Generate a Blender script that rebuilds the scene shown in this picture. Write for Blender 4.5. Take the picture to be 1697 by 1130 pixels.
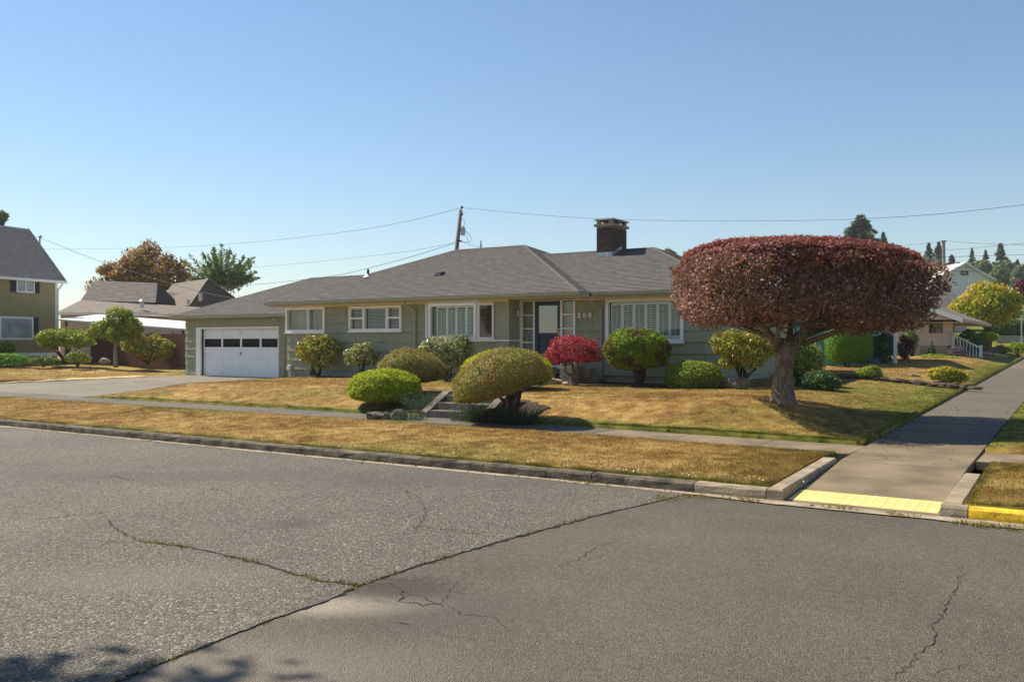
import bpy, math, random
import numpy as np
from mathutils import Matrix, Vector

scene = bpy.context.scene
for _o in list(bpy.data.objects):
    bpy.data.objects.remove(_o)
R = math.radians
rnd = random.Random(7)
rng = np.random.default_rng(11)

# ------------------------------------------------------------------ camera, sky, sun, exposure
THETA = 32.95                      # the camera looks this far to the left of the house's depth axis
CAM_H = 1.9
FPX, CX, HY = 1477.0, 848.5, 567.0
cam_d = bpy.data.cameras.new('camera')
cam = bpy.data.objects.new('camera', cam_d)
scene.collection.objects.link(cam)
cam.location = (0, 0, CAM_H)
cam.rotation_euler = (R(90), 0, R(THETA))
cam_d.sensor_width = 36.0
cam_d.lens = 36.0 * FPX / 1697.0
cam_d.shift_y = 2.0 / 1697.0
cam_d.clip_end = 3000
scene.camera = cam

SUN_AZ = (-1.0, -0.03)
SUN_EL = 48.0
world = bpy.data.worlds.new('World')
scene.world = world
world.use_nodes = True
wn = world.node_tree.nodes
sky = wn.new('ShaderNodeTexSky')
sky.sky_type = 'NISHITA'
sky.sun_disc = False
sky.sun_elevation = R(SUN_EL)
sky.sun_rotation = math.atan2(SUN_AZ[0], SUN_AZ[1])
sky.air_density = 1.25
sky.dust_density = 0.0
sky.ozone_density = 5.0
world.node_tree.links.new(sky.outputs[0], wn['Background'].inputs[0])
wn['Background'].inputs[1].default_value = 0.068

sun_d = bpy.data.lights.new('sun', 'SUN')
sun_d.energy = 4.4
sun_d.angle = R(0.55)
sun_d.color = (1.0, 0.90, 0.74)
sun = bpy.data.objects.new('sun', sun_d)
scene.collection.objects.link(sun)
_l = math.hypot(*SUN_AZ)
TO_SUN = Vector((SUN_AZ[0] / _l * math.cos(R(SUN_EL)), SUN_AZ[1] / _l * math.cos(R(SUN_EL)), math.sin(R(SUN_EL))))
sun.rotation_euler = TO_SUN.to_track_quat('Z', 'Y').to_euler()
sun.location = (-30, 20, 40)

scene.view_settings.view_transform = 'Standard'
scene.view_settings.look = 'None'
scene.view_settings.gamma = 1.0
scene.view_settings.use_curve_mapping = False
scene.view_settings.exposure = 0.90

# ------------------------------------------------------------------ measuring helpers (survey of the place)
_s, _c = math.sin(R(THETA)), math.cos(R(THETA))
def _dir(px):
    a = (px - CX) / FPX
    return a * _c - _s, a * _s + _c
def onv(px, py, v):
    """point on the vertical plane y = v"""
    du, dv = _dir(px); t = v / dv
    return (t * du, v, CAM_H + (HY - py) * t / FPX)
def U(px, v):
    return onv(px, HY, v)[0]
def onz(px, py, z):
    """point on the level z"""
    t = FPX * (CAM_H - z) / (py - HY)
    du, dv = _dir(px)
    return (t * du, t * dv, z)
def ond(px, py, t):
    """point at depth t from the camera"""
    du, dv = _dir(px)
    return (t * du, t * dv, CAM_H + (HY - py) * t / FPX)
def sm(x, a=0.0, b=1.0):
    t = min(1.0, max(0.0, (x - a) / (b - a)))
    return t * t * (3 - 2 * t)
def smn(x, a=0.0, b=1.0):
    t = np.clip((x - a) / (b - a), 0, 1)
    return t * t * (3 - 2 * t)
def wob(u, v):
    return (np.sin(u * 1.3 + 0.7 * np.sin(v * 0.9)) * 0.5 + np.sin(v * 1.7 + 1.1 * np.sin(u * 0.6)) * 0.5)

# ------------------------------------------------------------------ materials
def _base(name):
    m = bpy.data.materials.new(name)
    m.use_nodes = True
    nt = m.node_tree
    return m, nt, nt.nodes['Principled BSDF'], nt.nodes, nt.links
def _ramp(n, stops):
    r = n.new('ShaderNodeValToRGB')
    e = r.color_ramp.elements
    e[0].position, e[0].color = stops[0][0], (*stops[0][1], 1)
    e[1].position, e[1].color = stops[-1][0], (*stops[-1][1], 1)
    for p, c in stops[1:-1]:
        k = e.new(p); k.color = (*c, 1)
    return r
def plain(name, col, rough=0.6, var=0.12, scale=6.0, bump=0.0, bscale=60.0, obj_rand=0.0, metal=0.0, spec=0.35, streak=None):
    """painted / solid surface with slight uneven tone, optional per-object tint and fine relief"""
    m, nt, b, n, l = _base(name)
    tc = n.new('ShaderNodeTexCoord')
    mp = n.new('ShaderNodeMapping'); l.new(tc.outputs['Object'], mp.inputs[0])
    if streak: mp.inputs['Scale'].default_value = streak
    nz = n.new('ShaderNodeTexNoise'); nz.inputs['Scale'].default_value = scale; nz.inputs['Detail'].default_value = 5
    l.new(mp.outputs[0], nz.inputs['Vector'])
    dark = tuple(c * (1 - var * 1.6) for c in col); light = tuple(min(1, c * (1 + var)) for c in col)
    rp = _ramp(n, [(0.3, dark), (0.7, light)])
    l.new(nz.outputs['Fac'], rp.inputs[0])
    out = rp.outputs[0]
    if obj_rand:
        oi = n.new('ShaderNodeObjectInfo')
        mr = n.new('ShaderNodeMapRange'); mr.inputs['To Min'].default_value = 1 - obj_rand; mr.inputs['To Max'].default_value = 1 + obj_rand
        l.new(oi.outputs['Random'], mr.inputs['Value'])
        hs = n.new('ShaderNodeHueSaturation'); l.new(mr.outputs[0], hs.inputs['Value']); l.new(out, hs.inputs['Color'])
        out = hs.outputs[0]
    l.new(out, b.inputs['Base Color'])
    b.inputs['Roughness'].default_value = rough
    b.inputs['Metallic'].default_value = metal
    b.inputs['Specular IOR Level'].default_value = spec
    if bump:
        n2 = n.new('ShaderNodeTexNoise'); n2.inputs['Scale'].default_value = bscale; n2.inputs['Detail'].default_value = 6
        l.new(mp.outputs[0], n2.inputs['Vector'])
        bp = n.new('ShaderNodeBump'); bp.inputs['Strength'].default_value = bump; bp.inputs['Distance'].default_value = 0.02
        l.new(n2.outputs['Fac'], bp.inputs['Height']); l.new(bp.outputs[0], b.inputs['Normal'])
    return m
def leafmat(name, cols, trans=0.3, rough=0.55, patch=None, patch_scale=2.0, spec=0.25):
    """leaf cards: each leaf its own tone, part of the light passes through"""
    m, nt, b, n, l = _base(name)
    g = n.new('ShaderNodeNewGeometry')
    k = len(cols)
    rp = _ramp(n, [(i / (k - 1), c) for i, c in enumerate(cols)])
    l.new(g.outputs['Random Per Island'], rp.inputs[0])
    out = rp.outputs[0]
    if patch:
        tc = n.new('ShaderNodeTexCoord')
        nz = n.new('ShaderNodeTexNoise'); nz.inputs['Scale'].default_value = patch_scale; nz.inputs['Detail'].default_value = 3
        l.new(tc.outputs['Object'], nz.inputs['Vector'])
        r2 = _ramp(n, [(0.48, (0, 0, 0)), (0.62, (1, 1, 1))]); l.new(nz.outputs['Fac'], r2.inputs[0])
        mx = n.new('ShaderNodeMix'); mx.data_type = 'RGBA'
        l.new(r2.outputs[0], mx.inputs[0]); l.new(out, mx.inputs[6]); mx.inputs[7].default_value = (*patch, 1)
        out = mx.outputs[2]
    l.new(out, b.inputs['Base Color'])
    b.inputs['Roughness'].default_value = rough
    b.inputs['Specular IOR Level'].default_value = spec
    tr = n.new('ShaderNodeBsdfTranslucent'); l.new(out, tr.inputs['Color'])
    ms = n.new('ShaderNodeMixShader'); ms.inputs[0].default_value = trans
    l.new(b.outputs[0], ms.inputs[1]); l.new(tr.outputs[0], ms.inputs[2])
    l.new(ms.outputs[0], n['Material Output'].inputs['Surface'])
    return m
def glassmat(name, tint=(0.90, 0.93, 0.93), refl=0.045):
    m, nt, b, n, l = _base(name)
    n.remove(b)
    t = n.new('ShaderNodeBsdfTransparent'); t.inputs[0].default_value = (*tint, 1)
    gl = n.new('ShaderNodeBsdfGlossy'); gl.inputs['Roughness'].default_value = 0.02
    ms = n.new('ShaderNodeMixShader'); ms.inputs[0].default_value = refl
    l.new(t.outputs[0], ms.inputs[1]); l.new(gl.outputs[0], ms.inputs[2])
    l.new(ms.outputs[0], n['Material Output'].inputs['Surface'])
    return m
def grassmat(name, blades=False):
    """summer-dry turf: straw, brown and green patches; the 'green' attribute says where it stays watered"""
    m, nt, b, n, l = _base(name)
    tc = n.new('ShaderNodeTexCoord')
    def noise(s, d=4, rough=0.6):
        z = n.new('ShaderNodeTexNoise'); z.inputs['Scale'].default_value = s; z.inputs['Detail'].default_value = d; z.inputs['Roughness'].default_value = rough
        l.new(tc.outputs['Object'], z.inputs['Vector']); return z
    n1, n2, n3 = noise(0.55), noise(3.2), noise(22, 5, 0.75)
    rp = _ramp(n, [(0.36, (0.175, 0.088, 0.028)), (0.45, (0.29, 0.160, 0.050)), (0.53, (0.41, 0.250, 0.083)), (0.63, (0.60, 0.41, 0.16))])
    ad = n.new('ShaderNodeMath'); ad.operation = 'MULTIPLY_ADD'; ad.inputs[1].default_value = 0.55
    l.new(n2.outputs['Fac'], ad.inputs[0])
    ad2 = n.new('ShaderNodeMath'); ad2.operation = 'MULTIPLY'; ad2.inputs[1].default_value = 0.45
    l.new(n1.outputs['Fac'], ad2.inputs[0]); l.new(ad2.outputs[0], ad.inputs[2])
    l.new(ad.outputs[0], rp.inputs[0])
    at = n.new('ShaderNodeAttribute'); at.attribute_name = 'green'
    gr = _ramp(n, [(0.3, (0.055, 0.085, 0.012)), (0.5, (0.15, 0.165, 0.028)), (0.72, (0.28, 0.25, 0.055))])
    l.new(n2.outputs['Fac'], gr.inputs[0])
    mx = n.new('ShaderNodeMix'); mx.data_type = 'RGBA'
    # the green share is broken up by noise
    sb = n.new('ShaderNodeMath'); sb.operation = 'ADD'; l.new(at.outputs['Fac'], sb.inputs[0])
    nn = n.new('ShaderNodeMath'); nn.operation = 'MULTIPLY_ADD'; nn.inputs[1].default_value = 1.1; nn.inputs[2].default_value = -0.57
    l.new(n3.outputs['Fac'], nn.inputs[0]); l.new(nn.outputs[0], sb.inputs[1])
    cl = n.new('ShaderNodeClamp'); l.new(sb.outputs[0], cl.inputs[0])
    l.new(cl.outputs[0], mx.inputs[0]); l.new(rp.outputs[0], mx.inputs[6]); l.new(gr.outputs[0], mx.inputs[7])
    hs = n.new('ShaderNodeHueSaturation'); l.new(mx.outputs[2], hs.inputs['Color'])
    mr = n.new('ShaderNodeMapRange')
    if blades:
        g = n.new('ShaderNodeNewGeometry'); l.new(g.outputs['Random Per Island'], mr.inputs['Value'])
        mr.inputs['To Min'].default_value = 0.5; mr.inputs['To Max'].default_value = 1.5
    else:
        l.new(n3.outputs['Fac'], mr.inputs['Value'])
        mr.inputs['From Min'].default_value = 0.3; mr.inputs['From Max'].default_value = 0.7
        mr.inputs['To Min'].default_value = 0.62; mr.inputs['To Max'].default_value = 1.15
        bp = n.new('ShaderNodeBump'); bp.inputs['Strength'].default_value = 0.9; bp.inputs['Distance'].default_value = 0.03
        nb = noise(45, 6, 0.8); l.new(nb.outputs['Fac'], bp.inputs['Height']); l.new(bp.outputs[0], b.inputs['Normal'])
    l.new(mr.outputs[0], hs.inputs['Value'])
    l.new(hs.outputs[0], b.inputs['Base Color'])
    b.inputs['Roughness'].default_value = 0.85
    b.inputs['Specular IOR Level'].default_value = 0.1
    if blades:
        tr = n.new('ShaderNodeBsdfTranslucent'); l.new(hs.outputs[0], tr.inputs['Color'])
        ms = n.new('ShaderNodeMixShader'); ms.inputs[0].default_value = 0.3
        l.new(b.outputs[0], ms.inputs[1]); l.new(tr.outputs[0], ms.inputs[2])
        l.new(ms.outputs[0], n['Material Output'].inputs['Surface'])
    return m
def asphaltmat(name, lo, mid, hi, chip=95.0, spots=(), fleck=0.0, patch=0.25):
    """worn asphalt: stone chips in a dark binder, large uneven tone, optional stains (u, v, radius_u, radius_v, colour, strength)"""
    m, nt, b, n, l = _base(name)
    tc = n.new('ShaderNodeTexCoord')
    vo = n.new('ShaderNodeTexVoronoi'); vo.inputs['Scale'].default_value = chip; l.new(tc.outputs['Object'], vo.inputs['Vector'])
    sp = n.new('ShaderNodeSeparateColor'); l.new(vo.outputs['Color'], sp.inputs[0])
    rp = _ramp(n, [(0.0, lo), (0.45, mid), (0.86, mid), (1.0, hi)])
    l.new(sp.outputs[0], rp.inputs[0])
    n1 = n.new('ShaderNodeTexNoise'); n1.inputs['Scale'].default_value = 0.45; n1.inputs['Detail'].default_value = 6; n1.inputs['Roughness'].default_value = 0.65
    l.new(tc.outputs['Object'], n1.inputs['Vector'])
    n2 = n.new('ShaderNodeTexNoise'); n2.inputs['Scale'].default_value = 14; n2.inputs['Detail'].default_value = 5; n2.inputs['Roughness'].default_value = 0.7
    l.new(tc.outputs['Object'], n2.inputs['Vector'])
    a = n.new('ShaderNodeMath'); a.operation = 'ADD'; l.new(n1.outputs['Fac'], a.inputs[0]); l.new(n2.outputs['Fac'], a.inputs[1])
    mr = n.new('ShaderNodeMapRange'); l.new(a.outputs[0], mr.inputs['Value'])
    mr.inputs['From Min'].default_value = 0.75; mr.inputs['From Max'].default_value = 1.25
    mr.inputs['To Min'].default_value = 1 - patch; mr.inputs['To Max'].default_value = 1 + patch
    hs = n.new('ShaderNodeHueSaturation'); l.new(rp.outputs[0], hs.inputs['Color']); l.new(mr.outputs[0], hs.inputs['Value'])
    out = hs.outputs[0]
    for (su, sv, ru, rv, col, st) in spots:
        mp = n.new('ShaderNodeMapping'); l.new(tc.outputs['Object'], mp.inputs[0])
        mp.vector_type = 'TEXTURE'
        mp.inputs['Location'].default_value = (su, sv, 0); mp.inputs['Scale'].default_value = (ru, rv, 1)
        mp.inputs['Rotation'].default_value = (0, 0, R(35))
        ng = n.new('ShaderNodeVectorMath'); ng.operation = 'LENGTH'; l.new(mp.outputs[0], ng.inputs[0])
        nd = n.new('ShaderNodeMath'); nd.operation = 'MULTIPLY_ADD'; nd.inputs[1].default_value = 1.6
        l.new(n2.outputs['Fac'], nd.inputs[0]); l.new(ng.outputs['Value'], nd.inputs[2])
        r2 = n.new('ShaderNodeMapRange'); l.new(nd.outputs[0], r2.inputs['Value'])
        r2.inputs['From Min'].default_value = 1.2; r2.inputs['From Max'].default_value = 1.95
        r2.inputs['To Min'].default_value = st; r2.inputs['To Max'].default_value = 0
        mx = n.new('ShaderNodeMix'); mx.data_type = 'RGBA'
        l.new(r2.outputs[0], mx.inputs[0]); l.new(out, mx.inputs[6]); mx.inputs[7].default_value = (*col, 1)
        out = mx.outputs[2]
    l.new(out, b.inputs['Base Color'])
    b.inputs['Roughness'].default_value = 0.8
    b.inputs['Specular IOR Level'].default_value = 0.3
    ad = n.new('ShaderNodeMath'); ad.operation = 'MULTIPLY_ADD'; ad.inputs[1].default_value = -1.0
    l.new(vo.outputs['Distance'], ad.inputs[0]); l.new(n2.outputs['Fac'], ad.inputs[2])
    bp = n.new('ShaderNodeBump'); bp.inputs['Strength'].default_value = 0.8; bp.inputs['Distance'].default_value = 0.014
    l.new(ad.outputs[0], bp.inputs['Height']); l.new(bp.outputs[0], b.inputs['Normal'])
    return m
def roofmat(name, c1, c2, c3, tab=0.21, course=0.127):
    """asphalt shingles: per-tab tone, granule speckle; courses are real steps in the mesh (uv: metres along, course index)"""
    m, nt, b, n, l = _base(name)
    uv = n.new('ShaderNodeUVMap')
    br = n.new('ShaderNodeTexBrick')
    br.inputs['Scale'].default_value = 1.0; br.inputs['Brick Width'].default_value = tab; br.inputs['Row Height'].default_value = 1.0
    br.inputs['Mortar Size'].default_value = 0.004; br.inputs['Mortar Smooth'].default_value = 0.1
    br.offset = 0.37; br.offset_frequency = 2
    br.inputs['Color1'].default_value = (*c1, 1); br.inputs['Color2'].default_value = (*c2, 1); br.inputs['Mortar'].default_value = (*c3, 1)
    l.new(uv.outputs[0], br.inputs['Vector'])
    tc = n.new('ShaderNodeTexCoord')
    nz = n.new('ShaderNodeTexNoise'); nz.inputs['Scale'].default_value = 9; nz.inputs['Detail'].default_value = 8; nz.inputs['Roughness'].default_value = 0.8
    l.new(tc.outputs['Object'], nz.inputs['Vector'])
    mr = n.new('ShaderNodeMapRange'); l.new(nz.outputs['Fac'], mr.inputs['Value'])
    mr.inputs['From Min'].default_value = 0.3; mr.inputs['From Max'].default_value = 0.7; mr.inputs['To Min'].default_value = 0.82; mr.inputs['To Max'].default_value = 1.15
    hs = n.new('ShaderNodeHueSaturation'); l.new(br.outputs['Color'], hs.inputs['Color']); l.new(mr.outputs[0], hs.inputs['Value'])
    l.new(hs.outputs[0], b.inputs['Base Color'])
    b.inputs['Roughness'].default_value = 0.9; b.inputs['Specular IOR Level'].default_value = 0.15
    bp = n.new('ShaderNodeBump'); bp.inputs['Strength'].default_value = 0.4; bp.inputs['Distance'].default_value = 0.01
    n2 = n.new('ShaderNodeTexNoise'); n2.inputs['Scale'].default_value = 120; l.new(tc.outputs['Object'], n2.inputs['Vector'])
    l.new(n2.outputs['Fac'], bp.inputs['Height']); l.new(bp.outputs[0], b.inputs['Normal'])
    return m

M = {}
M['siding'] = plain('siding_paint', (0.325, 0.33, 0.222), 0.75, 0.08, 3.0, 0.35, 30, obj_rand=0.045, streak=(9, 9, 0.6))
M['siding_flat'] = plain('siding_paint_flat', (0.33, 0.335, 0.226), 0.7, 0.06, 2.0, 0.1, 40)
M['trim'] = plain('white_trim_paint', (0.86, 0.85, 0.81), 0.45, 0.05, 8.0, 0.05, 40)
M['cream'] = plain('cream_soffit_and_bounce', (0.74, 0.65, 0.44), 0.6, 0.06, 4.0)  # friezes and bay head: cream stands in for warm light reflected under eaves
M['gutter'] = plain('gutter_paint', (0.36, 0.36, 0.27), 0.45, 0.1, 5.0, streak=(1, 1, 6))
M['concrete'] = plain('foundation_concrete', (0.36, 0.34, 0.27), 0.9, 0.18, 4.0, 0.4, 40)
M['roof'] = roofmat('grey_roof_shingles', (0.110, 0.103, 0.096), (0.150, 0.141, 0.131), (0.062, 0.058, 0.053))
M['roof_cap'] = plain('roof_cap_shingles', (0.14, 0.131, 0.121), 0.9, 0.2, 12.0, 0.4, 90)
M['roof_dark'] = roofmat('dark_roof_shingles', (0.15, 0.13, 0.115), (0.21, 0.185, 0.165), (0.06, 0.055, 0.05))
M['roof_brown'] = roofmat('brown_roof_shingles', (0.29, 0.245, 0.21), (0.36, 0.305, 0.265), (0.17, 0.14, 0.12))
M['glass'] = glassmat('window_glass')
M['glass_dark'] = glassmat('garage_glass', (0.3, 0.32, 0.35), 0.015)
M['glass_door'] = glassmat('storm_door_glass', (0.4, 0.43, 0.45), 0.22)
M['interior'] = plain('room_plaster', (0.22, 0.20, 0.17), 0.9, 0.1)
M['shutter'] = plain('plantation_shutter_paint', (0.84, 0.83, 0.74), 0.5, 0.04)
M['shutter_wood'] = plain('stained_wood_shutter', (0.22, 0.11, 0.055), 0.55, 0.2, 10)
M['blind'] = plain('blind_slats', (0.58, 0.58, 0.53), 0.5, 0.05)
M['curtain'] = plain('curtain_cloth', (0.46, 0.45, 0.37), 0.9, 0.25, 7, streak=(6, 6, 0.4))
M['navy'] = plain('navy_door_paint', (0.018, 0.030, 0.062), 0.35, 0.1, 5.0)
M['brass'] = plain('brass', (0.55, 0.38, 0.13), 0.35, 0.1, metal=1.0)
M['garage_white'] = plain('garage_door_paint', (0.88, 0.87, 0.85), 0.5, 0.04, 3.0, 0.08, 30)
M['metal'] = plain('galvanised_metal', (0.45, 0.46, 0.47), 0.45, 0.15, 8, metal=0.7)
M['black'] = plain('black_metal', (0.02, 0.02, 0.022), 0.5, 0.1)
M['brick'] = plain('chimney_brick', (0.085, 0.056, 0.050), 0.9, 0.35, 9.0, 0.4, 60)
M['mortar'] = plain('mortar', (0.26, 0.22, 0.19), 0.95, 0.15, 20)
M['cap'] = plain('chimney_cap_concrete', (0.30, 0.26, 0.22), 0.9, 0.2, 8, 0.3, 40)
M['soil'] = plain('bare_soil', (0.052, 0.032, 0.019), 0.95, 0.35, 5, 0.8, 40)
M['sand'] = plain('dry_thatch', (0.58, 0.44, 0.20), 0.95, 0.3, 6, 0.7, 60)
M['rock_dark'] = plain('dark_edging_rock', (0.075, 0.058, 0.042), 0.95, 0.4, 5, 0.8, 16)
M['rock'] = plain('garden_rock', (0.15, 0.118, 0.088), 0.9, 0.35, 4, 0.7, 14)
M['rock_light'] = plain('pale_rock', (0.36, 0.295, 0.215), 0.9, 0.3, 5, 0.6, 18)
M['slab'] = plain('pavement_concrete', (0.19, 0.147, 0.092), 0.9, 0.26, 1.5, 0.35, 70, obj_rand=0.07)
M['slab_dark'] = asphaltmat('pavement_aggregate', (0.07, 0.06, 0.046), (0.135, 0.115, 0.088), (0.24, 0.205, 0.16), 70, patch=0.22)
M['step'] = plain('step_concrete', (0.17, 0.145, 0.115), 0.95, 0.25, 5, 0.5, 40)
M['kerb'] = plain('kerb_concrete', (0.125, 0.104, 0.075), 0.95, 0.42, 5, 0.8, 26, obj_rand=0.12)
M['kerb_light'] = plain('kerb_return_concrete', (0.29, 0.235, 0.16), 0.9, 0.2, 4, 0.4, 40, obj_rand=0.06)
M['yellow'] = plain('yellow_kerb_paint', (0.72, 0.46, 0.025), 0.7, 0.25, 9, 0.5, 30)
M['tactile'] = plain('yellow_tactile_plastic', (0.78, 0.60, 0.22), 0.7, 0.14, 7, 0.15, 60, obj_rand=0.04)
M['gutter_strip'] = plain('gutter_dust', (0.33, 0.27, 0.19), 0.95, 0.25, 5, 0.4, 50)
M['crack'] = plain('crack_shadow_soil', (0.022, 0.018, 0.014), 1.0, 0.3, 20)
M['bark'] = plain('bark', (0.23, 0.175, 0.125), 0.95, 0.4, 9, 1.0, 26, streak=(3, 3, 1))
M['bark_dark'] = plain('dark_bark', (0.07, 0.05, 0.038), 0.95, 0.3, 9, 0.8, 26)
M['bark_pale'] = plain('pale_bark', (0.30, 0.26, 0.21), 0.9, 0.2, 9, 0.6, 26)
M['pole'] = plain('pole_wood', (0.20, 0.172, 0.145), 0.95, 0.2, 8, 0.5, 30, streak=(8, 8, 0.5))
M['wire'] = plain('wire', (0.05, 0.055, 0.06), 0.7, 0.05)
M['driveway'] = asphaltmat('pale_driveway_gravel', (0.12, 0.10, 0.075), (0.19, 0.165, 0.125), (0.30, 0.27, 0.21), 40, patch=0.3)
M['grass'] = grassmat('dry_turf')
M['blades'] = grassmat('dry_grass_blades', True)
M['tan_wall'] = plain('pinkish_tan_siding', (0.53, 0.42, 0.345), 0.8, 0.08, 3)
M['olive_wall'] = plain('olive_siding', (0.32, 0.275, 0.145), 0.8, 0.07, 2.5)
M['teal_wall'] = plain('teal_siding', (0.10, 0.34, 0.29), 0.7, 0.07, 3)
M['white_wall'] = plain('white_siding', (0.62, 0.64, 0.66), 0.7, 0.05, 3)
M['grey_wall'] = plain('weathered_shingle_wall', (0.10, 0.082, 0.07), 0.9, 0.25, 6, 0.5, 20)
M['fence'] = plain('brown_fence_stain', (0.15, 0.066, 0.044), 0.85, 0.2, 6, 0.3, 25, obj_rand=0.15, streak=(6, 6, 0.5))
M['awning'] = plain('white_patio_panel', (0.78, 0.78, 0.74), 0.5, 0.04, 3)
M['dark_shutter'] = plain('dark_shutter_paint', (0.022, 0.016, 0.022), 0.6, 0.1)
M['pane_far'] = plain('far_window_pane', (0.30, 0.36, 0.40), 0.08, 0.25, 1.2, spec=0.9)
M['sign'] = plain('street_sign_green', (0.015, 0.25, 0.13), 0.4, 0.05)
M['blue_grey'] = plain('blue_grey_paint', (0.10, 0.135, 0.17), 0.7, 0.1)

# ------------------------------------------------------------------ mesh builders
col = scene.collection
ROOT = {}                                            # object -> world matrix of the thing it belongs to
def tag(o, label=None, cat=None, group=None, kind=None):
    if label: o['label'] = label
    if cat: o['category'] = cat
    if group: o['group'] = group
    if kind: o['kind'] = kind
    return o
def thing(name, label, cat, loc=(0, 0, 0), rz=0.0, group=None):
    o = bpy.data.objects.new(name, None)
    o.empty_display_size = 0.3
    col.objects.link(o)
    o.location = loc; o.rotation_euler = (0, 0, rz)
    ROOT[o.name] = Matrix.Translation(loc) @ Matrix.Rotation(rz, 4, 'Z')
    return tag(o, label, cat, group)
def link(name, me, mat=None, parent=None, kind=None):
    o = bpy.data.objects.new(name, me)
    col.objects.link(o)
    if mat is not None and not me.materials: me.materials.append(M[mat] if isinstance(mat, str) else mat)
    if parent is not None:
        o.parent = parent
        ROOT[o.name] = ROOT.get(parent.name, Matrix.Identity(4))
    if kind: o['kind'] = kind
    return o
class MB:
    def __init__(s): s.v = []; s.f = []; s.uv = {}
    def add(s, vs, fs):
        k = len(s.v); s.v += [tuple(p) for p in vs]; s.f += [tuple(i + k for i in f) for f in fs]; return s
    def box(s, a0, a1, b0, b1, c0, c1):
        return s.add([(a0, b0, c0), (a1, b0, c0), (a1, b1, c0), (a0, b1, c0), (a0, b0, c1), (a1, b0, c1), (a1, b1, c1), (a0, b1, c1)],
                     [(0, 3, 2, 1), (4, 5, 6, 7), (0, 1, 5, 4), (1, 2, 6, 5), (2, 3, 7, 6), (3, 0, 4, 7)])
    def hexa(s, p):          # 8 points: bottom ring, top ring
        return s.add(p, [(0, 3, 2, 1), (4, 5, 6, 7), (0, 1, 5, 4), (1, 2, 6, 5), (2, 3, 7, 6), (3, 0, 4, 7)])
    def prism(s, poly, z0, z1):
        n = len(poly)
        z0f = z0 if callable(z0) else (lambda x, y: z0)
        z1f = z1 if callable(z1) else (lambda x, y: z1)
        vs = [(x, y, z0f(x, y)) for x, y in poly] + [(x, y, z1f(x, y)) for x, y in poly]
        fs = [tuple(range(n - 1, -1, -1)), tuple(range(n, 2 * n))] + [(i, (i + 1) % n, n + (i + 1) % n, n + i) for i in range(n)]
        return s.add(vs, fs)
    def tube(s, pts, rad, seg=8, caps=True, jit=0.0):
        pts = [Vector(p) for p in pts]; n = len(pts)
        rad = rad if isinstance(rad, (list, tuple)) else [rad] * n
        k = len(s.v); ref = None
        for i, p in enumerate(pts):
            d = (pts[min(i + 1, n - 1)] - pts[max(i - 1, 0)]).normalized()
            if ref is None: ref = d.orthogonal().normalized()
            else: ref = (ref - d * ref.dot(d)).normalized()
            b = d.cross(ref)
            for j in range(seg):
                a = 2 * math.pi * j / seg
                r = rad[i] * (1 + (rnd.uniform(-jit, jit) if jit else 0))
                s.v.append(tuple(p + ref * (math.cos(a) * r) + b * (math.sin(a) * r)))
        for i in range(n - 1):
            for j in range(seg):
                s.f.append((k + i * seg + j, k + i * seg + (j + 1) % seg, k + (i + 1) * seg + (j + 1) % seg, k + (i + 1) * seg + j))
        if caps:
            s.f.append(tuple(k + j for j in range(seg - 1, -1, -1))); s.f.append(tuple(k + (n - 1) * seg + j for j in range(seg)))
        return s
    def mesh(s, name, mtx=None, smooth=False):
        me = bpy.data.meshes.new(name)
        vs = s.v
        if mtx is not None:
            inv = mtx.inverted(); vs = [tuple(inv @ Vector(p)) for p in vs]
        me.from_pydata(vs, [], s.f); me.update()
        if s.uv:
            ul = me.uv_layers.new(name='UVMap')
            for fi, uvs in s.uv.items():
                p = me.polygons[fi]
                for li, t in zip(p.loop_indices, uvs): ul.data[li].uv = t
        if smooth:
            for p in me.polygons: p.use_smooth = True
        return me
    def build(s, name, mat, parent=None, local=False, smooth=False, kind=None):
        mtx = None if (parent is None or local) else ROOT.get(parent.name)
        return link(name, s.mesh(name, mtx, smooth), mat, parent, kind)
def box(name, mat, parent, a0, a1, b0, b1, c0, c1, local=False, kind=None):
    return MB().box(a0, a1, b0, b1, c0, c1).build(name, mat, parent, local, kind=kind)
def npmesh(name, verts, nper, mat, parent=None, attr=None, kind=None):
    """many separate faces of nper corners each, from a numpy array (n*nper, 3) in world space"""
    me = bpy.data.meshes.new(name)
    nv = len(verts); nf = nv // nper
    if parent is not None and parent.name in ROOT:
        inv = np.array(ROOT[parent.name].inverted()); verts = verts @ inv[:3, :3].T + inv[:3, 3]
    me.vertices.add(nv); me.vertices.foreach_set('co', verts.astype(np.float32).ravel())
    me.loops.add(nv); me.loops.foreach_set('vertex_index', np.arange(nv, dtype=np.int32))
    me.polygons.add(nf); me.polygons.foreach_set('loop_start', np.arange(0, nv, nper, dtype=np.int32))
    try: me.polygons.foreach_set('loop_total', np.full(nf, nper, dtype=np.int32))
    except Exception: pass
    me.update(calc_edges=True)
    if attr is not None:
        a = me.attributes.new('green', 'FLOAT', 'POINT'); a.data.foreach_set('value', attr.astype(np.float32))
    return link(name, me, mat, parent, kind)
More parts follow.
